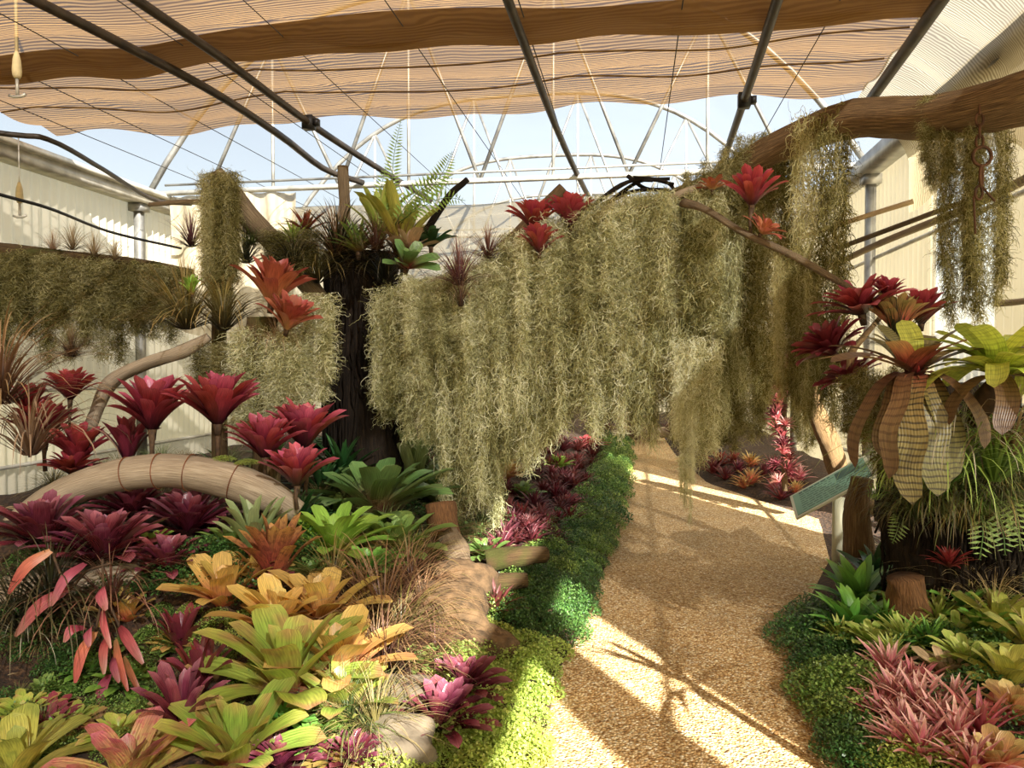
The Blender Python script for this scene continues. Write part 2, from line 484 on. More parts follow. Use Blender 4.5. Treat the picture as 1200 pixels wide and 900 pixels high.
# arched film roof
CX = (XL + XR) / 2; HW = (XR - XL) / 2; RISE = 2.45
def roofz(x):
    u = abs(x - CX) / HW
    return EAVE + RISE * (1 - u ** 3.0)
xs = np.linspace(XL, XR, 41)
g = Geo(); V = np.array([[(x, y, roofz(x)) for x in xs] for y in (-6, YE)]).reshape(-1, 3)
i = np.arange(40); g.add(V, np.stack([i, i + 41, i + 42, i + 1], -1))
struct(g.obj('ceiling', M_FILM))
g = Geo()
for y in (-6, YE):
    V = [(x, y, EAVE - .02) for x in xs] + [(x, y, roofz(x)) for x in xs]
    g.add(V, np.stack([i, i + 1, i + 42, i + 41], -1))
struct(g.obj('wall_gable', M_FILM))

# gutters, columns, rails
def bar(name, a, b, r, mat, parent=None, sides=8):
    g = Geo(); add_tube(g, [a, b], r, sides); return g.obj(name, mat, parent)
g = Geo(); box(g, (XL + .03, -6, EAVE - .16), (XL + .25, YE, EAVE - .04)); box(g, (XL + .03, -6, EAVE - .04), (XL + .32, YE, EAVE + .02))
struct(g.obj('trim_left_gutter', M_PALEPIPE))
g = Geo(); box(g, (XR - .22, -6, EAVE - .16), (XR - .03, YE, EAVE + .02))
struct(g.obj('trim_right_gutter', M_GALV))
for y in (4.6, 8.7, 12.6, 16.6, 20.6):
    for x in (XL + .12, XR - .1):
        g = Geo(); box(g, (x - .045, y - .045, 0), (x + .045, y + .045, EAVE - .16)); box(g, (x - .09, y - .09, EAVE - .26), (x + .09, y + .09, EAVE - .16))
        struct(g.obj('trim_column', M_GALV))
for z in (.55, 1.32, 2.75):
    struct(bar('trim_left_rail', (XL + .05, -6, z), (XL + .05, YE, z), .022, M_PALEPIPE))
    struct(bar('trim_right_rail', (XR - .05, -6, z), (XR - .05, YE, z), .022, M_PALEPIPE))

# roof trusses
def truss(y, where):
    t = thing('roof_truss', 'galvanised arched roof truss with lattice struts, %s' % where, 'truss', (0, y, 0))
    g = Geo(); add_tube(g, [(XL + .1, 0, EAVE + .03), (XR - .1, 0, EAVE + .03)], .035, 8); g.obj('bottom_chord', M_PALEPIPE, t)
    g = Geo(); add_tube(g, [(XL + .3, -.02, EAVE + .13), (XR - .3, -.02, EAVE + .13)], .016, 6); g.obj('tie_rod', M_GALV, t)
    g = Geo(); add_tube(g, [(x, 0, roofz(x) - .05) for x in np.linspace(XL + .03, XR - .03, 33)], .04, 8); g.obj('arch', M_GALV, t)
    nodes = np.linspace(XL + .9, XR - .9, 9)
    for k in range(8):
        xa, xb = nodes[k], nodes[k + 1]
        za, zb = (EAVE + .03, roofz(xb) - .05) if k % 2 == 0 else (roofz(xa) - .05, EAVE + .03)
        g = Geo(); add_tube(g, [(xa, 0, za), (xb, 0, zb)], .024, 6); g.obj('strut', M_GALV, t)
        if k % 2: 
            g = Geo(); add_tube(g, [(xa, 0, EAVE + .03), (xa, 0, za)], .02, 6); g.obj('post', M_PALEPIPE, t)
truss(9.0, 'the first beyond the brown shade cloth edge')
truss(12.8, 'the second beyond the brown shade cloth edge')
truss(16.6, 'the third beyond the brown shade cloth edge')
truss(20.4, 'the last one before the far gable')

# shade cloth over the near bay: cross folds and hanging scallops
def clothz(x, y):
    k = .5 + .5 * math.sin(1.25 * x + .4)
    f = (y - 4.4) / .62
    sag = .055 * abs(math.sin(PI * f)) + .02 * math.sin(4.1 * x + 2 * y) * k
    return 4.03 - sag + .02 * math.sin(1.9 * x + y)
def cloth_sheet(name, mat, x0, x1, y0, yfun, zf, nx, ny):
    V = []; 
    for i in range(nx + 1):
        x = x0 + (x1 - x0) * i / nx; y1 = yfun(x)
        for j in range(ny + 1):
            y = y0 + (y1 - y0) * j / ny
            V.append((x, y, zf(x, y)))
    m = ny + 1; i, j = np.meshgrid(np.arange(nx), np.arange(ny), indexing='ij'); k = i * m + j
    g = Geo(); g.add(V, np.stack([k, k + m, k + m + 1, k + 1], -1).reshape(-1, 4)); return g.obj(name, mat)
edge1 = lambda x: 7.0 + .08 * abs(math.sin(1.25 * x + .7)) + .04 * math.sin(5 * x)
sc = cloth_sheet('shade_cloth', M_CLOTH, XL + .34, 1.95, -5.5, edge1, clothz, 110, 180)
tag(sc, 'brown striped shade cloth slung flat under the roof in shallow folds', 'shade cloth')
# the doubled fold hanging from it, and its seams
g = Geo(); nx = 120; V = []
for i in range(nx + 1):
    x = XL + .36 + (1.9 - XL - .36) * i / nx
    dz = .05 + .06 * abs(math.sin(1.05 * x + .3)) + .015 * math.sin(6 * x)
    ym = 5.3 + .07 * math.sin(.9 * x)
    for yy, zz in ((ym - .2, 0), (ym - .14, dz * .6), (ym, dz * .9), (ym + .1, dz * .8), (ym + .17, dz * .4), (ym + .19, 0)):
        V.append((x, yy, clothz(x, yy) - .012 - zz))
i, j = np.meshgrid(np.arange(nx), np.arange(5), indexing='ij'); k = i * 6 + j
g.add(V, np.stack([k, k + 6, k + 7, k + 1], -1).reshape(-1, 4)); g.obj('doubled_fold', M_FOLD, sc)
for ys in (5.75, 6.3):
    g = Geo(); P = [(x, ys + .12 * abs(math.sin(1.25 * x + .7)), clothz(x, ys + .12 * abs(math.sin(1.25 * x + .7))) - .012) for x in np.linspace(XL + .36, 1.9, 90)]
    add_tube(g, P, .008, 5); g.obj('seam', M_FOLD, sc)
# drape down the sunny wall
g = Geo(); V = []; ny = 80; y0, y1 = 1.2, 7.3; nr = 12
for i in range(ny + 1):
    y = y0 + (y1 - y0) * i / ny
    zb = 3.02 + .10 * math.sin(2.3 * y) + .05 * math.sin(7 * y)
    for j in range(nr + 1):
        t = j / nr
        x = 1.93 + .5 * math.sin(min(t * 1.5, 1) * PI / 2) + .05 * t * math.sin(6 * y)
        z = clothz(1.93, y) * (1 - t) + zb * t + .05 * math.sin(PI * t)
        V.append((x, y, z))
i, j = np.meshgrid(np.arange(ny), np.arange(nr), indexing='ij'); k = i * (nr + 1) + j
g.add(V, np.stack([k, k + nr + 1, k + nr + 2, k + 1], -1).reshape(-1, 4))
tag(g.obj('shade_drape', M_CLOTH2), 'pale striped shade cloth draped down over the top of the right wall', 'shade cloth')
# lower cloth beyond the first truss
cz2 = lambda x, y: 3.62 - .07 * abs(math.sin(2.2 * y)) + .03 * math.sin(2 * x + y) + .10 * sstep(9.9, 9.3, y)
c2 = cloth_sheet('shade_cloth', M_CLOTH2, XL + .24, XR - .2, 23.5, lambda x: 9.35 + .03 * math.sin(3 * x), cz2, 70, 110)
tag(c2, 'pale beige shade cloth slung low beyond the first roof truss', 'shade cloth')
# beige cloth hung against the left wall
g = Geo(); V = []
for i in range(41):
    t = i / 40; x = -6.05 + 1.75 * t; y = 9.04 + .05 * math.sin(9 * t * PI)
    for j in range(13):
        s = j / 12; V.append((x, y + .05 * math.sin(5 * s + 8 * t), 3.80 - (1.7 + .2 * math.sin(3 * t)) * s))
i, j = np.meshgrid(np.arange(40), np.arange(12), indexing='ij'); k = i * 13 + j
g.add(V, np.stack([k, k + 1, k + 14, k + 13], -1).reshape(-1, 4))
tag(g.obj('hanging_curtain', m_cloth('curtain_cloth', (206, 194, 164), (186, 172, 142), .12, 5.0)), 'beige cloth curtain hanging beside the left wall column', 'curtain')

# overhead pipes, cables and wires
def pix_tube(name, pix, z, r, mat, label, cat, n=24, sides=8):
    P = [atz(px, py, z if np.isscalar(z) else z[k]) for k, (px, py) in enumerate(pix)]
    d = P[0] - P[1]; P = [P[0] + d.normalized() * (1.5 if P[0].y > 3 else .2)] + P
    g = Geo(); add_tube(g, spline(P, n), r, sides)
    return tag(g.obj(name, mat), label, cat)
pix_tube('overhead_pipe', [(40, 0), (140, 50), (250, 108), (330, 160), (380, 198), (425, 214)], 3.86, .036, M_PIPE, 'long dark pipe under the shade cloth, bending flat above the fern stump', 'pipe')
p2 = pix_tube('overhead_pipe', [(160, 0), (265, 72), (362, 144), (440, 195), (505, 235)], 3.86, .034, M_PIPE, 'straight dark pipe with a black clamp where the shade cloth ends', 'pipe')
pix_tube('overhead_pipe', [(595, 0), (625, 80), (650, 145), (672, 195), (692, 235)], 3.86, .034, M_PIPE, 'dark pipe running down towards the two red bromeliads on the moss curtain', 'pipe')
p4 = pix_tube('overhead_pipe', [(911, 0), (890, 65), (872, 118), (850, 182)], 3.86, .036, M_PIPE, 'dark pipe with black clamp ending behind the mossy end of the big log', 'pipe')
pix_tube('overhead_pipe', [(1103, 0), (1075, 40), (1045, 82), (1018, 120)], 3.86, .045, M_PIPE, 'thick dark pipe running behind the bare end of the big log', 'pipe')
pix_tube('overhead_pipe', [(0, 156), (58, 164), (120, 198), (180, 234), (225, 239)], 3.55, .024, M_PIPE, 'thin dark pipe crossing the left gutter', 'pipe')
pix_tube('black_cable', [(0, 228), (60, 245), (130, 272), (212, 291)], 2.9, .014, M_BLACK, 'black cable sagging along the left wall', 'cable')
for o, p in ((p2, (362, 144)), (p4, (872, 118))):
    q = atz(p[0], p[1], 3.86); g = Geo(); box(g, (q.x - .05, q.y - .05, q.z - .06), (q.x + .05, q.y + .05, q.z + .06)); box(g, (q.x + .05, q.y - .03, q.z - .03), (q.x + .1, q.y + .03, q.z + .03)); g.obj('clamp', M_BLACK, o)
for x in (-5.6, -4.9, -4.2, -3.3, -2.5, -1.6, -.75, .3, 1.3):
    z = 3.93
    w = bar('support_wire', (x, 2, z), (x - .05, 20, z + .12), .0045, M_WIRE, sides=4)
    tag(w, 'thin steel wire stretched lengthwise under the shade cloth', 'wire', 'support wires under the shade cloth')
def dropper(px, pytop, pybot, Y, label, brass):
    a = at(px, pybot, Y); b = at(px, pytop, Y); x, y = a.x, a.y
    t = thing('sprinkler_dropper', label, 'sprinkler', (x, y, a.z))
    hgt = b.z - a.z
    g = Geo(); add_tube(g, [(0, 0, .12), (0, 0, hgt)], .012 if not brass else .006, 6); g.obj('tube', M_CREAM if not brass else M_PALEPIPE, t)
    g = Geo(); add_tube(g, [(0, 0, .0), (0, 0, .02), (0, 0, .06), (0, 0, .14), (0, 0, .2)], [.02, .03, .034, .028, .012], 10); g.obj('weight', M_CREAM, t)
    g = Geo(); add_tube(g, [(0, 0, -.12), (0, 0, 0)], .012, 6); add_tube(g, [(-.07, 0, -.12), (-.03, 0, -.135), (.03, 0, -.135), (.07, 0, -.12)], .012, 6); g.obj('nozzle', M_PALEPIPE, t)
dropper(20, -20, 92, 5.0, 'cream sprinkler dropper hanging from the shade cloth', False)
dropper(23, 158, 238, 6.42, 'thin sprinkler dropper hanging from the pipe near the left gutter', True)
g = None
# ------------------------------------------------------------------ plant materials
ML = {}
def ml(k, *a, **kw): ML[k] = mat_leaf(k, *a, **kw)
ml('crimson_leaf', [(44, 10, 20), (104, 14, 32), (172, 24, 50), (216, 84, 110)], rough=.3, trans=.3, pos=[0, .3, .65, 1])
ml('scarlet_leaf', [(50, 8, 14), (124, 14, 22), (176, 28, 36), (206, 60, 62)], rough=.3, trans=.35)
ml('maroon_leaf', [(64, 12, 26), (100, 20, 40), (124, 36, 58), (168, 90, 108)], rough=.27, trans=.15, pos=[0, .35, .75, 1])
ml('dark_maroon_leaf', [(58, 8, 22), (104, 16, 32), (130, 24, 42), (150, 44, 60)], rough=.3, trans=.2)
ml('yellow_orange_leaf', [(214, 84, 44), (230, 160, 60), (236, 196, 76), (220, 182, 84)], spot=(196, 112, 76), spot_scale=5, spot_amt=.5, trans=.3)
ml('lime_pink_leaf', [(206, 90, 60), (170, 188, 56), (164, 194, 50), (196, 186, 80)], spot=(190, 96, 84), spot_scale=3.5, spot_amt=.55, trans=.3)
ml('lime_leaf', [(206, 150, 60), (172, 206, 54), (164, 210, 50), (156, 196, 56)], trans=.35)
ml('green_redheart_leaf', [(150, 40, 44), (104, 110, 50), (100, 140, 62), (124, 160, 84)], trans=.22)
ml('bronze_green_leaf', [(150, 96, 40), (136, 146, 56), (120, 158, 60), (150, 176, 78)], trans=.25)
ml('pale_green_leaf', [(96, 112, 60), (130, 150, 86), (152, 172, 104), (166, 182, 120)], trans=.25)
ml('deep_green_leaf', [(20, 44, 20), (34, 74, 30), (48, 96, 40), (66, 116, 52)], rough=.32, trans=.18)
ml('fresh_green_leaf', [(50, 100, 24), (84, 150, 36), (110, 176, 44), (144, 200, 64)], rough=.32, trans=.3)
ml('yellow_green_leaf', [(116, 150, 44), (150, 184, 52), (176, 200, 66), (206, 214, 104)], trans=.3, edge=(206, 206, 110))
ml('golden_green_leaf', [(200, 190, 66), (210, 200, 70), (190, 188, 64), (156, 166, 60)], trans=.32, spot=(120, 140, 44), spot_scale=6)
ml('pink_striped_leaf', [(214, 40, 84), (222, 84, 112), (214, 120, 128), (236, 190, 176)], trans=.25, edge=(232, 190, 160))
ml('pink_leaf', [(150, 36, 60), (190, 62, 84), (196, 80, 92), (190, 122, 106)], trans=.3)
ml('orange_red_leaf', [(206, 150, 80), (208, 122, 66), (196, 92, 50), (184, 84, 56)], trans=.3)
ml('orange_heart_leaf', [(206, 60, 40), (214, 110, 60), (206, 156, 84), (190, 172, 96)], trans=.3)
ml('wine_leaf', [(92, 18, 26), (124, 30, 38), (128, 48, 52), (110, 62, 60)], trans=.2, vary=.5)
ml('spotted_red_leaf', [(96, 30, 20), (150, 50, 28), (164, 84, 40), (190, 140, 50)], spot=(80, 20, 18), spot_scale=22, trans=.2)
ml('mottled_leaf', [(190, 170, 60), (200, 180, 70), (206, 150, 90), (206, 90, 110)], spot=(190, 70, 70), spot_scale=30, spot_amt=.6, trans=.2)
ml('banded_leaf', [(150, 60, 34), (136, 116, 50), (140, 132, 66), (120, 114, 58)], band=((54, 44, 26), 24, .85), trans=.18, rough=.4)
ml('lime_banded_leaf', [(180, 196, 40), (196, 214, 40), (204, 214, 60), (186, 196, 66)], band=((120, 150, 30), 12, .35), trans=.3)
ml('bronze_banded_leaf', [(110, 56, 34), (122, 84, 48), (126, 98, 58), (104, 76, 48)], band=((70, 36, 26), 16, .5), trans=.2)
ml('dry_leaf', [(120, 90, 60), (170, 136, 90), (190, 160, 116), (176, 146, 106)], trans=.12, rough=.7)
ml('brown_grass_leaf', [(60, 34, 24), (112, 72, 44), (150, 112, 66), (176, 144, 90)], trans=.15, vary=.5)
ml('olive_grass_leaf', [(40, 34, 18), (96, 88, 36), (140, 126, 50), (170, 140, 66)], trans=.2, vary=.5)
ml('green_grass_leaf', [(40, 54, 24), (84, 104, 40), (118, 136, 60), (150, 156, 90)], trans=.2, vary=.4)
ml('purple_grass_leaf', [(52, 24, 30), (96, 46, 52), (124, 72, 66), (150, 104, 84)], trans=.15, vary=.5)
ml('redbrown_grass_leaf', [(52, 26, 20), (96, 54, 38), (126, 82, 56), (150, 112, 78)], trans=.15, vary=.5)
ml('dark_grass_leaf', [(20, 22, 12), (46, 48, 24), (70, 66, 34), (104, 90, 50)], trans=.12, vary=.5)
ml('silver_grass_leaf', [(90, 84, 60), (150, 146, 116), (196, 190, 160), (206, 196, 166)], trans=.15)
ml('tan_grass_leaf', [(120, 110, 50), (170, 150, 80), (196, 170, 104), (206, 176, 120)], trans=.2)
ml('fern_leaf', [(80, 130, 30), (120, 166, 50), (150, 190, 70), (170, 200, 90)], trans=.35)
M_STEM = mat_plain('plant_stem', (84, 62, 40), .8, 0, (50, 36, 24), 20)
M_GREENSTEM = mat_plain('green_stem', (110, 124, 50), .7, 0, (80, 84, 40), 20)

# ------------------------------------------------------------------ rosettes
# species: (height of the visible middle / width, tiers (count, a0, a1, length, width, shape, channel), leaf material)
SP = {
 'vase':   (.30, [(10, 36, 74, .60, .155, 'strap', .22), (10, 28, 58, .60, .15, 'strap', .25), (10, 19, 42, .58, .14, 'strap', .28), (8, 9, 26, .52, .12, 'strap', .28)], .05),
 'rosette': (.17, [(12, 58, 96, .54, .12, 'strap', .25), (12, 46, 78, .52, .12, 'strap', .28), (11, 32, 60, .47, .11, 'strap', .3), (9, 18, 42, .42, .10, 'strap', .3), (6, 6, 22, .34, .08, 'strap', .3)], .04),
 'open':   (.13, [(10, 58, 98, .56, .14, 'strap', .18), (9, 44, 82, .52, .135, 'strap', .2), (8, 28, 62, .44, .12, 'strap', .25), (5, 10, 36, .3, .08, 'strap', .25)], .04),
 'broad':  (.20, [(8, 54, 92, .56, .20, 'strap', .16), (7, 38, 72, .54, .19, 'strap', .18), (6, 22, 52, .46, .17, 'strap', .22), (4, 8, 28, .34, .12, 'strap', .25)], .04),
 'upright': (.36, [(6, 22, 66, .7, .14, 'strap', .25), (6, 14, 44, .74, .14, 'strap', .28), (5, 6, 24, .68, .12, 'strap', .3)], .05),
 'spiky':  (.22, [(11, 52, 94, .56, .08, 'lance', .3), (11, 36, 70, .56, .075, 'lance', .3), (10, 16, 46, .5, .065, 'lance', .3), (6, 4, 24, .4, .05, 'lance', .3)], .03),
 'leafy':  (.24, [(8, 48, 94, .54, .15, 'oval', .12), (8, 32, 74, .54, .145, 'oval', .14), (6, 12, 46, .48, .13, 'oval', .18)], .03),
 'grass':  (.14, [(54, 55, 135, .62, .012, 'grass', .2), (54, 34, 112, .66, .012, 'grass', .2), (34, 8, 80, .6, .011, 'grass', .2)], .04),
 'urchin': (.10, [(70, 60, 120, .5, .012, 'grass', .2), (70, 30, 70, .52, .012, 'grass', .2), (44, 2, 30, .5, .011, 'grass', .2)], .03),
 'drooper': (.02, [(46, 40, 165, .75, .014, 'grass', .2), (46, 24, 140, .7, .014, 'grass', .2), (30, 3, 70, .5, .012, 'grass', .2)], .03),
}
_leafmesh = {}
def leaf_meshes(sp, mat):
    key = (sp, mat)
    if key not in _leafmesh:
        out = []
        for ti, (n, a0, a1, L, W, kind, ch) in enumerate(SP[sp][1]):
            vs = []
            for k in range(2):
                V, q, uv = leaf(L, W, a0, a1 + 12 * (k - .5), 8 if kind != 'grass' else 6, kind, ch, 1.3 + .25 * k, twist=.25 * (k - .5))
                vs.append(Geo().add(V, q, uv).mesh('leaf', ML[mat]))
            out.append(vs)
        _leafmesh[key] = out
    return _leafmesh[key]
_core = {}
def core_mesh(mat):
    if mat not in _core:
        g = Geo(); add_tube(g, [(0, 0, -.12), (0, 0, 0), (0, 0, .06)], [.035, .05, .04], 8); _core[mat] = g.mesh('stem', mat)
    return _core[mat]
def place(px, py, wpx, lift, Y=None):
    """where a plant of that apparent width stands: on the land, or at the distance Y"""
    if Y is None:
        p, t = hit(px, py, lift * wpx / FPX)
        D = wpx * t / FPX
    else:
        q = at(px, py, Y); t = (q - EYE).length; D = wpx * t / FPX
        p = Vector((q.x, q.y, q.z - lift * D))
    return p, D * 1.18
def brom(name, label, sp, mat, px, py, wpx, Y=None, tilt=0, tilt_dir=0, cat='bromeliad', group=None, keep=1.0, stem=0.0, wj=.12):
    lift = SP[sp][0]
    p, D = place(px, py, wpx, lift, Y)
    R = Euler((0, rad(tilt), 0)).to_matrix(); Z = Euler((0, 0, rad(tilt_dir))).to_matrix()
    rot = (Z @ R @ Z.inverted() @ Euler((0, 0, random.random() * 6.28)).to_matrix()).to_euler()
    t = thing(name, label, cat, p, rot, D, group)
    o = link('stem', core_mesh(M_STEM), t)
    if stem:
        g = Geo(); add_tube(g, [(0, 0, -stem / D), (.03, 0, -stem / D * .5), (0, 0, .02)], [.03, .024, .045], 8); g.obj('stalk', M_STEM, t)
    ms = leaf_meshes(sp, mat); i = 0
    if sp == 'broad': keep *= .72
    for ti, (n, a0, a1, L, W, kind, ch) in enumerate(SP[sp][1]):
        n = max(3, int(round(n * keep)))
        off = random.random() * 6
        for k in range(n):
            o = link('leaf', ms[ti][(k + ti) % 2], t)
            az = off + k / n * 2 * PI + random.uniform(-.22, .22)
            r = SP[sp][2] * (1 - .3 * ti)
            o.location = (r * math.cos(az), r * math.sin(az), .015 * ti)
            o.rotation_euler = (random.uniform(-.1, .1), random.uniform(-.12, .12), az)
            s = 1 + random.uniform(-wj, wj); o.scale = (s, s * random.uniform(.9, 1.1), s)
            i += 1
    return t
_joined = {}
def joined(sp, mat, var, keep=1.0):
    key = (sp, mat, var, keep)
    if key not in _joined:
        r = random.Random(zlib.crc32(repr(key).encode())); g = Geo()
        for ti, (n, a0, a1, L, W, kind, ch) in enumerate(SP[sp][1]):
            n = max(3, int(round(n * keep)))
            off = r.random() * 6
            for k in range(n):
                V, q, uv = leaf(L * r.uniform(.8, 1.1), W * r.uniform(.85, 1.2), a0 + r.uniform(-8, 8), a1 + r.uniform(-12, 12), 6, kind, ch, 1.3 + r.random() * .3, twist=r.uniform(-.3, .3))
                az = off + k / n * 2 * PI + r.uniform(-.25, .25); rr = SP[sp][2] * (1 - .3 * ti)
                V = rot_z(V + np.array([rr, 0, .015 * ti]), az); g.add(V, q, uv)
        _joined[key] = g.mesh(sp + '_plant', ML[mat])
    return _joined[key]
def tuft(name, label, sp, mat, px, py, wpx, Y=None, cat='bromeliad', group=None, var=0, tilt=0, tilt_dir=0, keep=1.0, zs=1.0):
    """a plant of leaves too thin or too small to pick apart"""
    p, D = place(px, py, wpx, SP[sp][0], Y)
    o = link(name, joined(sp, mat, var, keep), None, p); o.scale = (D, D, D * zs)
    R = Euler((0, rad(tilt), 0)).to_matrix(); Z = Euler((0, 0, rad(tilt_dir))).to_matrix()
    o.rotation_euler = (Z @ R @ Z.inverted() @ Euler((0, 0, random.random() * 6.28)).to_matrix()).to_euler()
    return tag(o, label, cat, group)

# ------------------------------------------------------------------ hanging moss
def moss_mesh(name, mat, wid, length, dep, n, seed, seg=9, thick=.0042, step=.015, ragged=.35, curl=.75, hanks=9):
    """curly threads gathered into hanks that hang side by side"""
    r = np.random.default_rng(seed)
    hx = np.linspace(-1, 1, hanks) + r.normal(size=hanks) * .08
    hl = length * (1 - ragged * r.random(hanks)) * (1 - .12 * np.abs(hx) ** 3)
    hy = r.uniform(-1, 1, hanks); hc = r.uniform(-.32, .32, hanks)
    k = r.integers(0, hanks, n)
    w = r.random(n) ** .9
    sp = 1.25 / hanks * (1 - .45 * w)
    u = np.clip(hx[k], -1, 1) * (1 - .06 * w) + r.normal(size=n) * sp * .8
    z = -w * hl[k]
    P0 = np.stack([u * wid / 2, (hy[k] * .55 + r.normal(size=n) * .3) * dep / 2, z + .03 - .05 * np.abs(hy[k])], -1)
    d = r.normal(size=(n, 3)) * .5 + np.array([0, 0, -.8])
    pts = [P0]; dirs = []
    for s_ in range(seg):
        d = d + r.normal(size=(n, 3)) * curl + np.array([0, 0, -.28]); d /= np.linalg.norm(d, axis=1)[:, None]
        dirs.append(d); pts.append(pts[-1] + d * step * r.uniform(.7, 1.3, (n, 1)))
    dirs.append(d)
    pts = np.stack(pts, 1); dirs = np.stack(dirs, 1)
    side = np.cross(dirs, np.array([.15, 1., .1]) + r.normal(size=(n, 1, 3)) * .5); side /= np.linalg.norm(side, axis=2)[:, :, None] + 1e-9
    tw = (1 - .6 * np.linspace(0, 1, seg + 1))[None, :, None] * thick / 2
    A = pts + side * tw; B = pts - side * tw
    V = np.stack([A, B], 2).reshape(-1, 3)
    base = (np.arange(n) * (seg + 1) * 2)[:, None] + (np.arange(seg) * 2)[None, :]
    q = np.stack([base, base + 1, base + 3, base + 2], -1).reshape(-1, 4)
    c = np.clip(r.random(n) + hc[k], 0, 1)
    uv = np.stack([np.repeat(c, (seg + 1) * 2), np.tile(np.repeat(np.linspace(0, 1, seg + 1), 2), n)], -1)
    return Geo().add(V, q, uv).mesh(name, mat)
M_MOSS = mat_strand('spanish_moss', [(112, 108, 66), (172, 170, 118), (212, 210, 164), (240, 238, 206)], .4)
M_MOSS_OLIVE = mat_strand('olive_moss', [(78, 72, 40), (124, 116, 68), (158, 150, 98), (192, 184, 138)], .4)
M_MOSS_SUNLIT = mat_strand('sunlit_moss', [(150, 146, 100), (196, 192, 144), (226, 224, 186), (240, 240, 214)], .4)  # same spanish moss lightened: sunlight on the tip put into its colour
MW = [moss_mesh('moss_bunch', M_MOSS, .55, 1.4, .32, 9000, 10 + k, hanks=11, ragged=.45) for k in range(4)]
MWO = [moss_mesh('moss_bunch', M_MOSS_OLIVE, .55, 1.0, .24, 5500, 20 + k, hanks=11, ragged=.5) for k in range(2)]
MT = [moss_mesh('moss_strand', M_MOSS, .28, 1.2, .18, 4500, 30 + k, ragged=.3, hanks=6) for k in range(2)]
MTO = [moss_mesh('moss_strand', M_MOSS_OLIVE, .28, 1.4, .16, 4500, 40 + k, ragged=.3, hanks=5) for k in range(2)]
MTP = [moss_mesh('moss_strand', M_MOSS_SUNLIT, .28, 1.2, .16, 2600, 50, ragged=.5, hanks=5)]
MOSSDIM = {id(m): d for pool, d in ((MW, (.55, 1.4)), (MWO, (.55, 1.0)), (MT, (.28, 1.2)), (MTO, (.28, 1.4)), (MTP, (.28, 1.2))) for m in pool}
def moss(pool, px, top, bot, wpx, Y, label, group=None, name='hanging_moss', k=None, dscale=None):
    a, b = at(px, top, Y), at(px, bot, Y)
    me = pool[(k if k is not None else random.randrange(99)) % len(pool)]
    o = link(name, me, None, a)
    base, ln = MOSSDIM[id(me)]
    sx = wpx * (a - EYE).length / FPX / base
    o.scale = (sx, dscale or min(1.2, max(.5, sx)), (a.z - b.z) / ln)
    o.rotation_euler = (0, 0, random.choice((0, PI)) + random.uniform(-.2, .2))
    return tag(o, label, 'moss', group)

# ------------------------------------------------------------------ logs, rocks, ferns
MB_ = {
 'driftwood': mat_bark('driftwood', (174, 160, 138), (122, 106, 86), bump_s=.4),
 'brown_bark': mat_bark('brown_bark', (150, 122, 84), (58, 42, 28), stretch=14),
 'grey_bark': mat_bark('grey_bark', (150, 132, 104), (78, 62, 46)),
 'dark_bark': mat_bark('dark_bark', (52, 40, 28), (14, 10, 7), stretch=16),
 'mossy_bark': mat_bark('mossy_bark', (110, 88, 56), (52, 38, 24), moss=(74, 74, 34)),
 'orange_bark': mat_bark('orange_bark', (126, 90, 56), (70, 48, 30), scale=14, stretch=3),
 'pale_wood': mat_bark('pale_wood', (214, 190, 150), (160, 126, 86)),
}
def log(name, label, pix, r, mat, cat='log', n=30, sides=14, rough=.08, seed=1, ends=None):
    """pix: (px, py, Y) along the log"""
    P = [at(*p) for p in pix]
    g = Geo(); add_tube(g, spline(P, n), r, sides, rough, seed)
    return tag(g.obj(name, MB_[mat] if isinstance(mat, str) else mat), label, cat)
def rock(name, label, px, py, w, h, mat, seed, Y=None, flat=.6, cat='rock', rz=0):
    p, D = place(px, py, w, 0, Y)
    r = np.random.default_rng(seed); n, m = 14, 20
    V = []
    ks = [(r.normal(size=3) * 3.4, r.random() * 6, r.uniform(.03, .09)) for _ in range(7)]
    for i in range(n + 1):
        ph = PI * i / n
        for j in range(m):
            th = 2 * PI * j / m
            v = np.array([math.sin(ph) * math.cos(th), math.sin(ph) * math.sin(th), math.cos(ph)])
            v = np.sign(v) * np.abs(v) ** .62
            s = 1 + sum(a * math.sin(k.dot(v) + f) for k, f, a in ks)
            V.append(v * s * np.array([D / 2, D / 2 * .8, D / 2 * flat]))
    i, j = np.meshgrid(np.arange(n), np.arange(m), indexing='ij')
    q = np.stack([i * m + j, (i + 1) * m + j, (i + 1) * m + (j + 1) % m, i * m + (j + 1) % m], -1).reshape(-1, 4)
    o = Geo().add(V, q).obj(name, mat, None, True, (p.x, p.y, p.z + D * flat * .15)); o.rotation_euler = (0, 0, rz)
    return tag(o, label, cat)
def frond(P, W, mat='fern_leaf', spread=1.0):
    """fern frond along the polyline P with paired leaflets"""
    n = max(10, int(sum(np.linalg.norm(np.array(P[i + 1]) - np.array(P[i])) for i in range(len(P) - 1)) / (W * .34)))
    S = spline(P, n); g = Geo(); add_tube(g, S, [.004, .002], 4)
    for i in range(2, n):
        t = i / (n - 1); w = W * math.sin(PI * min(1, .12 + .9 * t)) ** .7 + .01
        T = S[i] - S[i - 1]; T /= np.linalg.norm(T)
        side = np.cross(T, np.array([0, 1., 0.25])); side /= np.linalg.norm(side) + 1e-9
        for sg in (-1, 1):
            d = side * sg * spread + T * .35; d /= np.linalg.norm(d); b = T * w * .11
            up = np.cross(d, T); up /= np.linalg.norm(up) + 1e-9
            V = [S[i], S[i] + d * w * .45 + b, S[i] + d * w + up * -w * .12, S[i] + d * w * .45 - b]
            g.add(V, [(0, 1, 2, 3)], [(0, .3), (.5, .6), (1, 1), (.5, .6)])
    return g
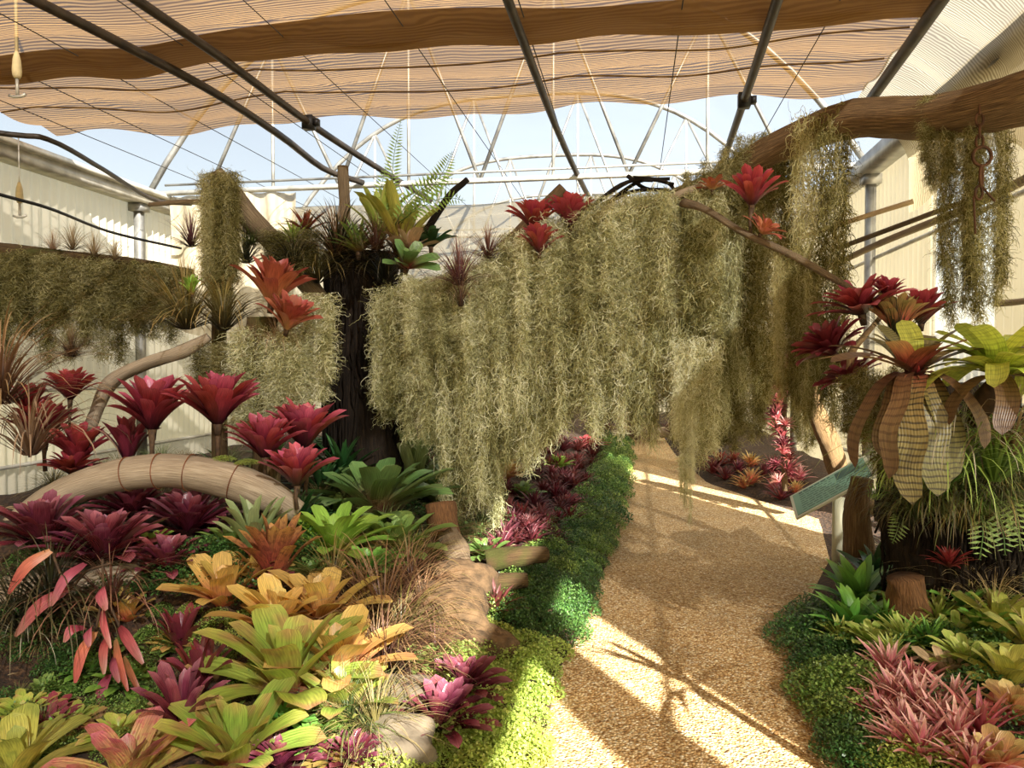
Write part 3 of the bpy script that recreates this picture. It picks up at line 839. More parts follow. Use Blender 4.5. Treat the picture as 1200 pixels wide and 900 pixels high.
def leaflet_clump(name, mat, n, R, hgt, size, seed, shape='fan'):
    """a cushion of small leaflets on wiry stems"""
    r = np.random.default_rng(seed); g = Geo()
    a = r.random(n) * 2 * PI; rr = np.sqrt(r.random(n)) * R
    z = hgt * (1 - (rr / R) ** 2 * .75) * r.uniform(.35, 1.0, n)
    c = np.stack([rr * np.cos(a), rr * np.sin(a), z], -1)
    az = r.random(n) * 2 * PI; tl = r.uniform(-.7, .9, n); s = size * r.uniform(.6, 1.3, n)
    d = np.stack([np.cos(az) * np.cos(tl), np.sin(az) * np.cos(tl), np.sin(tl)], -1)
    sd = np.stack([-np.sin(az), np.cos(az), r.normal(size=n) * .4], -1)
    if shape == 'fan': pr = [(0, 0), (.6, .55), (1, .25), (1, -.25), (.6, -.55)]
    else: pr = [(0, 0), (.45, .28), (1, .0), (.45, -.28)]
    V = np.stack([c + d * (s * p)[:, None] + sd * (s * w)[:, None] for p, w in pr], 1)
    k = len(pr); b = np.arange(n)[:, None] * k
    uv = np.stack([np.tile([p[1] + .5 for p in pr], n), np.repeat(r.random(n), k)], -1)
    if k == 5: g.add(V.reshape(-1, 3), b + np.array([[0, 1, 2, 3]]), uv, b + np.array([[0, 3, 4]]))
    else: g.add(V.reshape(-1, 3), b + np.array([[0, 1, 2, 3]]), uv)
    return g.mesh(name, mat)
# ------------------------------------------------------------------ logs, branches and moss
M_ROPE = mat_plain('rusty_wire', (120, 70, 40), .7)
def strap(parent, P, R, k, mat=M_ROPE):
    """a wire wound once round a log"""
    S = spline(P, 60); i = int(k * 59); T = S[min(i + 1, 59)] - S[max(i - 1, 0)]; T /= np.linalg.norm(T)
    r = float(np.interp(k, np.linspace(0, 1, len(R)), R)) * 1.06
    u = np.cross(T, [0, 0, 1.]); u /= np.linalg.norm(u); v = np.cross(T, u)
    g = Geo(); add_tube(g, [S[i] + u * r * math.cos(a) + v * r * math.sin(a) for a in np.linspace(0, 2 * PI, 25)], .004, 4, caps=False); g.obj('tie_wire', mat, parent)

big = [(1290, 78, 4.0), (1200, 112, 4.25), (1090, 137, 4.6), (990, 143, 5.0), (900, 180, 5.3), (840, 215, 5.5), (760, 245, 5.6), (660, 285, 5.6), (560, 322, 5.6), (470, 340, 5.7)]
bl = log('hanging_log', 'long brown weathered log slung on a chain above the path', big, [.12, .13, .115, .115, .10, .08, .07, .07, .06, .05], 'brown_bark', n=60, sides=18, rough=.12, seed=4)
log('branch', 'thin knobbly branch reaching from the moss curtain down to the pink bromeliads', [(800, 238, 5.0), (828, 246, 4.85), (870, 272, 4.75), (930, 300, 4.7), (980, 328, 4.65), (1020, 352, 4.6), (1038, 372, 4.6)], [.03, .022, .02, .026, .022, .016, .012], 'grey_bark', 'branch', sides=8, rough=.15)
log('branch', 'bleached branch lying along the top of the moss curtain', [(700, 262, 5.35), (770, 238, 5.3), (820, 220, 5.25), (850, 216, 5.2)], [.02, .035, .03, .02], 'driftwood', 'branch', sides=8, rough=.15)
log('pole', 'weathered bamboo pole slanting across the right wall', [(985, 290, 7.0), (1060, 262, 6.4), (1120, 240, 6.0), (1160, 228, 5.8)], .022, 'grey_bark', 'pole', sides=8, rough=.05)
log('pole', 'lower tan pole slanting behind the long moss beards', [(930, 335, 7.6), (1020, 290, 6.8), (1130, 245, 5.6), (1230, 196, 4.6)], .03, 'driftwood', 'pole', sides=8, rough=.05)
log('pole', 'short pale pole crossing behind the red bromeliad on the hanging log', [(840, 318, 7.0), (920, 285, 6.8), (1000, 258, 6.6), (1070, 236, 6.5)], .022, 'pale_wood', 'pole', sides=8, rough=.05)
log('pole', 'short stub of pole sticking out beside the right wall', [(1168, 356, 5.2), (1230, 350, 4.9)], .022, 'driftwood', 'pole', sides=8, rough=.08)
log('branch', 'cut tan branch stub rising behind the red bromeliads on the moss curtain', [(590, 295, 5.7), (620, 262, 5.7), (660, 220, 5.7)], [.07, .06, .045], 'brown_bark', 'branch', sides=12)
# tangle of dead vine on the curtain top
vt = thing('dead_vine', 'tangle of dark dead vine heaped on the moss curtain', 'vine', at(745, 230, 5.5))
o0 = at(745, 230, 5.5)
for k, P in enumerate([[(690, 245), (712, 228), (740, 212), (765, 212)], [(700, 236), (730, 215), (760, 210), (790, 216)], [(742, 208), (775, 212), (788, 219), (792, 230)], [(705, 240), (740, 225), (775, 222), (790, 226)], [(735, 206), (755, 220), (780, 224)], [(720, 232), (750, 212), (785, 210)]]):
    Q = [np.array(at(px, py, 5.45 + .05 * (k % 3))) - np.array(o0) for px, py in P]
    g = Geo(); add_tube(g, spline(Q, 14), [.016, .012], 6, .15, k); g.obj('vine_stem', MB_['dark_bark'], vt)

# the chain at the sunny end of the log
M_RUST = mat_plain('rusty_chain', (92, 62, 40), .7, .5, (60, 40, 28), 20)
ch = thing('chain', 'rusty chain with a hanging hook looped round the big log', 'chain', at(1147, 130, 4.36))
c0 = np.array(at(1147, 130, 4.36))
def link_ring(cx, cy, rx, rz, turn, th=.007):
    c = np.array(at(cx, cy, 4.3)) - c0
    P = [c + np.array([math.cos(a) * rx * math.cos(turn), math.cos(a) * rx * math.sin(turn), math.sin(a) * rz]) for a in np.linspace(0, 2 * PI, 19)]
    g = Geo(); add_tube(g, P, th, 5, caps=False); g.obj('chain_link', M_RUST, ch)
for k, (y, rx, rz) in enumerate([(112, .02, .035), (126, .02, .035), (140, .02, .035), (154, .02, .035), (166, .02, .035)]): link_ring(1148, y, rx, rz, 1.2 if k % 2 else .2)
link_ring(1151, 183, .047, .05, .1, .009); link_ring(1150, 206, .02, .055, .9, .008); link_ring(1147, 226, .02, .035, .2)
for P in ([(1145, 222), (1141, 232), (1142, 255), (1143, 274)], [(1149, 217), (1156, 225), (1166, 236)]):
    g = Geo(); add_tube(g, [np.array(at(px, py, 4.3)) - c0 for px, py in P], .006, 5); g.obj('hook', M_RUST, ch)

# moss curtain: bunches side by side over the log
CURT = 'spanish moss bunches of the big curtain'
CL = 'grey-green spanish moss bunch in the wide curtain over the bed'
tops = [(462, 345), (500, 338), (560, 322), (640, 285), (700, 262), (760, 246), (820, 238), (868, 240)]
def topy(px): return float(np.interp(px, [a for a, b in tops], [b for a, b in tops]))
for k, (px, bot, w) in enumerate([(478, 530, 66), (512, 500, 66), (545, 620, 66), (578, 590, 66), (610, 555, 72), (645, 535, 76), (680, 530, 76), (715, 520, 76), (750, 530, 76), (785, 545, 70), (818, 540, 64), (845, 510, 50)]):
    moss(MW, px, topy(px) - 6, bot, w * 1.2, 5.45, CL, CURT, k=k)
for k, (px, bot, w) in enumerate([(495, 540, 80), (560, 640, 60), (600, 560, 86), (660, 520, 90), (720, 515, 90), (780, 520, 90), (835, 500, 80)]):
    moss(MW, px, topy(px) + 2, bot, w * 1.3, 5.7, CL, CURT, k=k + 1)
for k, (px, top, bot, w) in enumerate([(640, 278, 430, 80), (690, 258, 400, 86), (740, 238, 420, 80), (790, 236, 440, 80), (570, 318, 440, 70), (520, 332, 430, 70)]):
    moss(MW, px, top - 10, bot, w * 1.2, 5.3, CL, CURT, k=k + 2)
moss(MTP, 815, 395, 575, 44, 5.15, 'spanish moss tip coloured pale as if sunlit, dangling over the path', k=0)
moss(MTP, 806, 470, 620, 14, 5.15, 'last thin thread of moss below the curtain, coloured pale as if sunlit', k=0)
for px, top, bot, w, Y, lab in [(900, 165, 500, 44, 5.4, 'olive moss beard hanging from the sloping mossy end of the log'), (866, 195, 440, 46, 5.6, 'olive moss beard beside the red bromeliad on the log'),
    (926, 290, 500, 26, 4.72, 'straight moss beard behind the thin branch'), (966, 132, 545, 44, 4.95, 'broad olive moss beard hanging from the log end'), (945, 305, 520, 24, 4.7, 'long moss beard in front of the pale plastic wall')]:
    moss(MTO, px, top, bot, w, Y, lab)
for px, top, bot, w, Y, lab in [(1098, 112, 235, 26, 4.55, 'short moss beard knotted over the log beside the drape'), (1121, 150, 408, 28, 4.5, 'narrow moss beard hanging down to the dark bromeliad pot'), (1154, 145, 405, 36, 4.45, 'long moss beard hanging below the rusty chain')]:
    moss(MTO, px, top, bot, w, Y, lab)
# moss on the sloping end of the log
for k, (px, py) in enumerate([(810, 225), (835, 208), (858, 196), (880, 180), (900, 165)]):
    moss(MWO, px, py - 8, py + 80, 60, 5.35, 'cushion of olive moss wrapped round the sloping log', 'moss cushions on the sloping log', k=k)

# fibrous trunk in the middle of the bed
tr = log('tree', 'dark fibrous trunk standing in the bed behind the red bromeliads', [(432, 575, 6.2), (430, 500, 6.2), (428, 420, 6.2), (425, 340, 6.2), (424, 300, 6.2)], [.34, .30, .29, .3, .34], 'dark_bark', 'trunk', n=30, sides=26, rough=.10, seed=3)
g = Geo(); r = np.random.default_rng(5); base = np.array(at(428, 420, 6.2))
for k in range(240):
    a = r.uniform(0, 2 * PI); R0 = .30 + r.random() * .06; zt = r.uniform(-.2, .85); zl = r.uniform(.35, 1.3)
    P = [base + np.array([math.cos(a) * R0 + r.normal() * .012, math.sin(a) * R0 + r.normal() * .012, zt - zl * t]) for t in np.linspace(0, 1, 6)]
    add_tube(g, P, r.uniform(.005, .014), 4)
g.obj('hanging_roots', MB_['dark_bark'], tr)['kind'] = 'stuff'
log('tree_stump', 'short cut post rising out of the ferns on the trunk', [(404, 300, 6.1), (404, 250, 6.1), (402, 195, 6.1)], [.06, .05, .045], 'grey_bark', 'stump')
log('bare_branch', 'leaning bare grey branch behind the moss column', [(252, 202, 5.6), (285, 245, 5.7), (330, 295, 5.9), (375, 350, 6.0)], [.06, .10, .1, .08], 'grey_bark', 'branch', rough=.15)
log('post', 'mossy upright post topped by the leaning grey branch', [(258, 575, 5.6), (257, 440, 5.6), (256, 300, 5.55), (254, 205, 5.5)], [.07, .06, .04], 'mossy_bark', 'post')
for k in range(2): moss(MTO, 254 + 3 * k, 198 + 4 * k, 375, 34, 5.47 - .06 * k, 'thick olive moss column clothing the upright post', 'moss layers on the upright post', k=k)
log('branch', 'sawn stub behind the grass tufts, with a dark tip', [(490, 285, 6.0), (525, 232, 5.9), (548, 210, 5.85)], [.035, .03, .022], 'dark_bark', 'branch', sides=8)
log('branch', 'thin bare branch lying behind the moss column from the left gutter', [(175, 240, 6.6), (240, 238, 6.4), (285, 268, 6.2), (330, 290, 6.0)], [.02, .03, .03, .02], 'driftwood', 'branch', sides=8, rough=.15)

# log with moss at the left wall
log('hanging_log', 'horizontal log under a moss fringe by the left wall', [(-60, 288, 6.3), (60, 300, 6.5), (150, 310, 6.7), (225, 322, 6.8)], [.07, .08, .08, .06], 'mossy_bark', rough=.12)
for k, (px, bot, w) in enumerate([(-5, 430, 60), (30, 405, 60), (65, 425, 60), (100, 395, 60), (130, 425, 60), (160, 400, 60), (190, 400, 60), (15, 385, 60), (80, 380, 60), (145, 385, 60)]):
    moss(MWO, px, 296 + px * .1, bot, w * 1.2, 6.3 + px * .002 - .1 * (k > 6), 'olive moss fringe hanging from the log by the left wall', 'moss fringe by the left wall', k=k)
rt = thing('dead_bromeliads', 'heap of dry brown plants on the log by the left wall', 'plant', at(110, 296, 6.5))
for k, (px, py, w) in enumerate([(62, 285, 40), (85, 283, 50), (110, 290, 45), (135, 295, 40)]):
    o = link('dry_rosette', joined('urchin', 'dry_leaf', k % 2, .7), rt, at(px, py + 10, 6.5) - at(110, 296, 6.5)); o.scale = (w * 6.6 / FPX * 1.5,) * 3

# driftwood, the big bleached log, ground logs and stones
log('driftwood_branch', 'bleached forked driftwood branch leaning over the red bromeliads', [(100, 520, 4.9), (112, 485, 4.9), (130, 448, 4.95), (170, 426, 5.0), (215, 412, 5.05), (245, 395, 5.1)], [.055, .05, .06, .05, .05, .03], 'driftwood', 'branch', rough=.16)
P = [(15, 622, 3.95), (60, 586, 4.0), (120, 562, 4.05), (190, 552, 4.1), (260, 560, 4.15), (312, 578, 4.2), (350, 600, 4.25)]; R = [.08, .09, .095, .1, .11, .1, .07]
dl = log('fallen_log', 'big bleached fallen log arching among the crimson bromeliads', P, R, 'driftwood', n=50, sides=20, rough=.07, seed=8)
for k in (.42, .5, .58, .72): strap(dl, [at(*p) for p in P], R, k)
log('fallen_log', 'short tan log lying at the left below the maroon bromeliads', [(-40, 705, 3.3), (40, 690, 3.3), (110, 684, 3.35), (165, 672, 3.45)], [.08, .085, .08, .06], 'driftwood', rough=.06)
log('cut_log', 'upright cut log with an orange fibrous coat and pale foot', [(516, 590, 5.0), (520, 618, 4.95), (532, 655, 4.85)], [.10, .11, .10], 'orange_bark', n=12, rough=.08)
log('cut_log', 'pale split root at the foot of the orange log', [(524, 626, 4.8), (536, 648, 4.72), (552, 668, 4.68)], [.07, .08, .03], 'grey_bark', n=12, rough=.12)
log('cut_log', 'mossy brown log lying across the edge of the wine-red bank', [(570, 658, 4.95), (605, 652, 5.0), (640, 650, 5.1)], [.07, .075, .06], 'mossy_bark', n=16, rough=.12)
log('cut_log', 'tan mossy log lying below the mossy brown log', [(548, 690, 4.6), (585, 683, 4.65), (618, 680, 4.7)], [.06, .07, .05], 'mossy_bark', n=16, rough=.12)
M_STONE = mat_plain('sandstone', (124, 112, 92), .9, 0, (90, 80, 64), 14, .5)
M_TANROCK = mat_plain('tan_rock', (110, 86, 58), .9, 0, (62, 48, 30), 16, 1.0)
rock('stone', 'smooth grey-tan stone above the maroon rosette', 474, 826, 62, 40, M_STONE, 3, flat=.55)
rock('stone', 'rounded grey-tan stone at the front edge of the bed', 468, 886, 70, 40, M_STONE, 5, flat=.6)
rock('rock', 'large tan rock half covered by brown grass', 520, 735, 84, 70, M_TANROCK, 7, flat=.7)
rock('rock', 'small tan rock wedged beside the red tuft', 545, 700, 60, 50, M_TANROCK, 9, flat=.8)
rock('rock', 'low brown rock under the lime edging ferns', 575, 770, 50, 50, M_TANROCK, 11, flat=.8)
# trunk on the right, made thick as an added dark backdrop, and driftwood
rt_ = log('tree', 'dark root-bound trunk carrying the banded and lime bromeliads', [(1120, 720, 4.95), (1118, 640, 4.95), (1116, 540, 4.95), (1114, 450, 4.95)], [.40, .38, .38, .32], 'dark_bark', 'trunk', sides=26, rough=.12, seed=6)
g = Geo(); r = np.random.default_rng(15); base = np.array(at(1117, 560, 4.95))
for k in range(200):
    a = r.uniform(PI, 2 * PI); R0 = .38 + r.random() * .07; zt = r.uniform(-.1, .5); zl = r.uniform(.3, .8)
    P = [base + np.array([math.cos(a) * R0 + r.normal() * .02, math.sin(a) * R0 + r.normal() * .02, zt - zl * t]) for t in np.linspace(0, 1, 6)]
    add_tube(g, P, r.uniform(.004, .010), 4)
g.obj('hanging_roots', MB_['dark_bark'], rt_)['kind'] = 'stuff'
log('driftwood_branch', 'reddish driftwood limb leaning behind the sign', [(940, 425, 8.0), (952, 470, 7.9), (972, 520, 7.8), (985, 560, 7.7)], [.08, .1, .11, .09], 'brown_bark', 'branch', rough=.12)
log('cut_log', 'brown post standing behind the sign', [(1006, 650, 5.6), (1004, 600, 5.6), (1010, 560, 5.6)], [.10, .09, .08], 'brown_bark', 'post', n=14, rough=.1)
log('cut_log', 'orange brown log lying across behind the sign post', [(1012, 588, 5.75), (1035, 603, 5.5), (1068, 628, 5.2)], [.045, .05, .045], 'pale_wood', n=14, rough=.1)
log('cut_log', 'brown tree stump base among dry leaves on the right', [(1064, 722, 4.45), (1063, 700, 4.45), (1060, 676, 4.45)], [.12, .11, .10], 'orange_bark', 'stump', n=10, sides=18, rough=.08)
# ------------------------------------------------------------------ left bed
VR = 'crimson vase bromeliads around the bleached log'
B = brom
B('vase_bromeliad', 'crimson vase bromeliad on a stalk behind the middle of the bleached log', 'vase', 'crimson_leaf', 178, 476, 82, 4.35, stem=.25)
B('vase_bromeliad', 'largest crimson vase bromeliad, on a stalk over the mossy end of the bleached log', 'vase', 'crimson_leaf', 255, 470, 84, 4.35, stem=.25)
B('vase_bromeliad', 'crimson vase bromeliad leaning at the end of the bleached log, behind another', 'vase', 'crimson_leaf', 310, 514, 70, 4.3, stem=.12)
B('vase_bromeliad', 'crimson vase bromeliad beside the dark trunk', 'vase', 'crimson_leaf', 357, 500, 78, 4.7, stem=.3)
B('vase_bromeliad', 'crimson vase bromeliad hiding the tip of the bleached log', 'vase', 'crimson_leaf', 348, 548, 68, 4.15, stem=.14)
B('vase_bromeliad', 'small red bromeliad on a bent dark stalk beside the driftwood', 'vase', 'scarlet_leaf', 82, 452, 46, 4.6, stem=.32)
B('vase_bromeliad', 'deep red bromeliad with few broad leaves behind the log', 'upright', 'dark_maroon_leaf', 150, 520, 56, 4.5, stem=.15)
B('vase_bromeliad', 'red bromeliad crowded behind the grassy tillandsia at the wall', 'vase', 'scarlet_leaf', 52, 496, 62, 4.55, stem=.2)
B('vase_bromeliad', 'red bromeliad with upright leaves against the bleached log', 'vase', 'scarlet_leaf', 92, 522, 58, 4.4, stem=.15)
B('vase_bromeliad', 'red bromeliad peeping over the dry roots by the wall', 'vase', 'scarlet_leaf', 34, 470, 46, 4.7, stem=.3)
B('vase_bromeliad', 'low red bromeliad tucked between the roots and the log', 'open', 'scarlet_leaf', 84, 548, 52, 4.3, stem=.1)
# maroon rosettes
B('neoregelia', 'maroon rosette resting on the left end of the bleached log', 'rosette', 'maroon_leaf', 50, 622, 96, stem=.1)
B('neoregelia', 'widest maroon rosette above the drooping pink leaves', 'rosette', 'maroon_leaf', 122, 642, 108, stem=.1)
B('neoregelia', 'maroon rosette right under the bleached log', 'rosette', 'maroon_leaf', 155, 594, 74, stem=.1)
B('neoregelia', 'maroon rosette beside the green striped bromeliad', 'rosette', 'maroon_leaf', 222, 612, 94, stem=.1)
B('neoregelia', 'dark maroon rosette below its two larger neighbours', 'rosette', 'maroon_leaf', 196, 658, 76, stem=.1)
B('neoregelia', 'dark wine bromeliad with few upright leaves in the maidenhair', 'upright', 'dark_maroon_leaf', 212, 745, 56)
B('neoregelia', 'upright wine-red bromeliad over the mottled yellow leaves', 'upright', 'maroon_leaf', 212, 828, 84)
B('neoregelia', 'wine-red bromeliad behind the upright wine-red one', 'upright', 'dark_maroon_leaf', 235, 788, 70)
B('neoregelia', 'glossy maroon rosette at the lime edging, in front of its twin', 'rosette', 'maroon_leaf', 515, 845, 100)
B('neoregelia', 'glossy maroon rosette at the lime edging, behind its twin', 'rosette', 'maroon_leaf', 540, 806, 84)
B('neoregelia', 'small maroon rosette in front of the rounded stone', 'rosette', 'maroon_leaf', 412, 890, 66)
B('neoregelia', 'small red-maroon rosette beside the yellow pink bromeliad', 'rosette', 'maroon_leaf', 328, 892, 70)
B('neoregelia', 'dull red rosette partly under the brown grass', 'rosette', 'dark_maroon_leaf', 320, 690, 56)
# yellow, orange and lime broad bromeliads
B('broad_bromeliad', 'orange hearted yellow bromeliad between the maidenhair patches', 'broad', 'yellow_orange_leaf', 262, 690, 100)
B('broad_bromeliad', 'bright yellow bromeliad with upright orange leaves', 'broad', 'yellow_orange_leaf', 378, 706, 120)
B('broad_bromeliad', 'yellow bromeliad folded against its orange neighbour', 'broad', 'yellow_orange_leaf', 325, 722, 110)
B('broad_bromeliad', 'large lime bromeliad with pinkish heart in front of the yellow ones', 'broad', 'lime_pink_leaf', 338, 780, 165)
B('broad_bromeliad', 'yellow pink bromeliad beside the brown grass', 'broad', 'yellow_orange_leaf', 398, 768, 130)
B('broad_bromeliad', 'lime bromeliad with rounded leaves beside the bare stone', 'broad', 'lime_pink_leaf', 400, 815, 100)
B('broad_bromeliad', 'pink flushed yellow bromeliad at the front of the bed', 'broad', 'lime_pink_leaf', 275, 868, 150)
B('broad_bromeliad', 'mottled yellow and red bromeliad below the maidenhair', 'broad', 'mottled_leaf', 150, 895, 120)
B('broad_bromeliad', 'yellow green bromeliad at the dark root corner', 'broad', 'golden_green_leaf', 20, 885, 110)
B('broad_bromeliad', 'small lime bromeliad peeping between two maroon rosettes', 'broad', 'lime_leaf', 180, 634, 38, stem=.1)
B('broad_bromeliad', 'orange brown bromeliad half hidden under the maroon rosettes', 'broad', 'yellow_orange_leaf', 150, 720, 60)
B('broad_bromeliad', 'apricot bromeliad leaning on the dry leaves', 'broad', 'yellow_orange_leaf', 298, 668, 64)
B('spotted_bromeliad', 'upright bromeliad with red-brown spotted leaves beside the lime one', 'upright', 'spotted_red_leaf', 322, 655, 90)
# greens
B('green_bromeliad', 'glowing lime green bromeliad with an orange heart', 'open', 'lime_leaf', 390, 636, 118)
B('green_bromeliad', 'large dark green bromeliad with a red heart', 'open', 'green_redheart_leaf', 442, 588, 150)
B('green_bromeliad', 'bronze hearted green bromeliad in front of the orange log', 'open', 'bronze_green_leaf', 462, 640, 116)
B('green_bromeliad', 'pale green bromeliad with upright tube under the moss curtain', 'upright', 'pale_green_leaf', 486, 545, 90)
B('green_bromeliad', 'pale green striped bromeliad under the end of the bleached log', 'upright', 'pale_green_leaf', 296, 625, 80)
B('green_bromeliad', 'green bromeliad just behind the bleached log tip', 'open', 'bronze_green_leaf', 270, 640, 64)
B('green_bromeliad', 'pale bromeliad with arching leaves behind the orange log', 'spiky', 'pale_green_leaf', 530, 560, 90)
B('green_bromeliad', 'low green bromeliad in front of the bronze hearted one', 'open', 'fresh_green_leaf', 430, 668, 74)
B('green_bromeliad', 'dark green bromeliad between the crimson vases and the trunk', 'spiky', 'deep_green_leaf', 400, 545, 92)
B('green_bromeliad', 'dark green strap plant at the foot of the trunk', 'spiky', 'deep_green_leaf', 376, 565, 80)
B('green_bromeliad', 'green strap plant behind the lime bromeliad', 'spiky', 'deep_green_leaf', 352, 600, 70)
B('green_bromeliad', 'shaded green bromeliad right of the trunk foot', 'open', 'green_redheart_leaf', 512, 578, 80)
# grassy tillandsias
T = tuft
T('grass_tillandsia', 'broad mound of brown wiry grass in the middle of the bed', 'grass', 'brown_grass_leaf', 450, 722, 180, cat='tillandsia', var=0)
T('grass_tillandsia', 'brown wiry tuft beside the large tan rock', 'grass', 'brown_grass_leaf', 480, 690, 130, cat='tillandsia', var=1)
T('grass_tillandsia', 'wiry red-brown tuft spilling over the tan rock', 'grass', 'redbrown_grass_leaf', 452, 776, 140, cat='tillandsia', var=0)
T('grass_tillandsia', 'stiff green grass tuft beside the grey-tan stones', 'grass', 'green_grass_leaf', 408, 838, 110, cat='tillandsia', var=0)
T('grass_tillandsia', 'long strawlike tuft lying across the stones', 'grass', 'tan_grass_leaf', 440, 850, 120, cat='tillandsia', var=0)
T('grass_tillandsia', 'reddish tuft behind the lime edging ferns', 'spiky', 'wine_leaf', 580, 708, 66, cat='tillandsia', var=0)
T('grass_tillandsia', 'dark brown grass tuft at the foot of the orange log', 'grass', 'brown_grass_leaf', 500, 668, 100, cat='tillandsia', var=1)
T('grass_tillandsia', 'fine olive tuft under the lime bromeliad', 'grass', 'olive_grass_leaf', 390, 680, 110, cat='tillandsia', var=0)
T('grass_tillandsia', 'big wiry red-brown tillandsia beside the left wall', 'grass', 'brown_grass_leaf', 0, 445, 170, 4.2, cat='tillandsia', var=1)
T('root_tangle', 'dry tangle of pale roots hanging below the wiry tillandsia', 'drooper', 'dry_leaf', 35, 530, 150, 4.2, cat='roots', var=0, keep=.6)
T('root_tangle', 'dark tangle of roots in the corner of the bed', 'drooper', 'dark_grass_leaf', 20, 740, 150, 3.2, cat='roots', var=0)
T('root_tangle', 'grey root tangle hanging under the short tan log', 'drooper', 'silver_grass_leaf', 30, 750, 90, 3.15, cat='roots', var=1, keep=.3)
T('root_tangle', 'dark fine roots hanging over the hollow in the corner', 'drooper', 'dark_grass_leaf', 60, 715, 150, 3.15, cat='roots', var=1)
T('root_tangle', 'brown roots hanging behind the leaf cactus', 'drooper', 'redbrown_grass_leaf', 130, 715, 130, 3.25, cat='roots', var=1, keep=.6)
# drooping pink cactus-like plant
dp = thing('leaf_cactus', 'drooping plant with flat pink and orange stems below the widest maroon rosette', 'cactus', at(118, 690, 3.1))
c0 = np.array(at(118, 690, 3.1)); rr = random.Random(4)
for k, (x0, y0, x1, y1, w) in enumerate([(60, 645, 10, 695, 15), (80, 690, 18, 745, 16), (100, 660, 60, 710, 13), (118, 690, 125, 715, 16), (112, 740, 88, 800, 15), (128, 742, 122, 790, 13), (140, 735, 168, 778, 14), (128, 790, 118, 835, 15), (135, 750, 150, 810, 11), (100, 735, 75, 752, 12), (108, 735, 105, 758, 14), (132, 770, 140, 800, 12), (145, 770, 166, 815, 9), (120, 715, 130, 760, 10)]):
    a = np.array(at(x0, y0, 3.05 - .01 * (k % 4))) - c0; b = np.array(at(x1, y1, 2.95 - .02 * (k % 3))) - c0
    m_ = (a + b) / 2 + np.array([0, -.02, .03]); S = spline([a, m_, b], 9)
    W = w * 3.4 / FPX / 2 * np.sin(np.clip(np.linspace(.08, .97, 9), 0, 1) * PI) ** .55
    D_ = b - a; sd = np.cross(D_, [0, -1, .2]); sd /= np.linalg.norm(sd)
    V = np.stack([S + sd * W[:, None], S + np.array([0, -.006, .0]), S - sd * W[:, None]], 1).reshape(-1, 3)
    i = np.arange(8)[:, None] * 3 + np.arange(2)[None, :]
    uv = np.stack([np.tile([0, .5, 1], 9), np.repeat(np.linspace(0, 1, 9), 3)], -1)
    Geo().add(V, np.stack([i, i + 1, i + 4, i + 3], -1).reshape(-1, 4), uv).obj('flat_stem', ML['pink_leaf' if k % 4 else 'orange_red_leaf'], dp)
for P in ([(120, 655), (122, 700), (128, 745), (130, 790)], [(130, 660), (100, 670), (80, 690), (60, 645)], [(120, 700), (112, 740)], [(125, 700), (140, 735)]):
    g = Geo(); add_tube(g, spline([np.array(at(px, py, 3.08)) - c0 for px, py in P], 10), .006, 5); g.obj('stalk', M_STEM, dp)

# wine-red bank under the moss curtain
rg = random.Random(11)
n = 0; pts = []
while n < 70 and len(pts) < 4000:
    px, py = rg.uniform(560, 705), rg.uniform(515, 645); pts.append(0)
    lo = np.interp(py, [515, 560, 645], [640, 590, 570]); hi = np.interp(py, [515, 545, 580, 620, 645], [700, 702, 690, 668, 640])
    if not lo < px < hi: continue
    w = np.interp(py, [515, 645], [26, 46]) * rg.uniform(.8, 1.2)
    T('small_bromeliad', 'small wine-red bromeliad in the crowded bank beside the path', 'spiky', 'wine_leaf' if rg.random() < .8 else 'dark_maroon_leaf', px, py, w, group='wine-red bank beside the path', var=n % 3, keep=.8)
    n += 1
for k, (px, py, w, m, lab) in enumerate([(690, 522, 40, 'scarlet_leaf', 'brighter red bromeliad at the far end of the wine-red bank'), (655, 545, 36, 'lime_leaf', 'lime green bromeliad among the wine-red ones'), (665, 590, 38, 'pink_leaf', 'rosy bromeliad in front of the wine-red bank'), (612, 580, 44, 'bronze_green_leaf', 'olive bromeliad among the wine-red ones'), (590, 555, 60, 'yellow_orange_leaf', 'peach coloured bromeliad behind the moss tip')]):
    T('small_bromeliad', lab, 'open', m, px, py, w, var=k % 2)

# cushions of maidenhair and edging fern
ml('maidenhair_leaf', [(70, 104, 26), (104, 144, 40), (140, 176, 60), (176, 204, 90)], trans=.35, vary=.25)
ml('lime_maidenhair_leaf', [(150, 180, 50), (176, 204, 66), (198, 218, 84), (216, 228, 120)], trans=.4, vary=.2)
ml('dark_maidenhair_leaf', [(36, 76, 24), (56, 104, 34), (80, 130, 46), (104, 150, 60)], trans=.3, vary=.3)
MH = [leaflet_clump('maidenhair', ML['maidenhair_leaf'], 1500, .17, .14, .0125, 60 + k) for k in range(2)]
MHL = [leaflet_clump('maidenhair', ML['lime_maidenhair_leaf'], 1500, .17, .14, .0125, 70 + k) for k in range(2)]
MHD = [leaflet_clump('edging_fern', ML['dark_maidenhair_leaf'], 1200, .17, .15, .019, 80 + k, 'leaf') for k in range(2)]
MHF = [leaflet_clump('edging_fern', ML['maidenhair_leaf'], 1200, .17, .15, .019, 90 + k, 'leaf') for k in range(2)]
def cushion(pool, x, y, s, label, group, k, name='maidenhair_fern', zs=1.0):
    o = link(name, pool[k % len(pool)], None, (x, y, H(x, y) - .01)); o.scale = (s, s, s * zs); o.rotation_euler = (0, 0, random.random() * 6.28)
    return tag(o, label, 'fern', group)
k = 0; y = 2.55
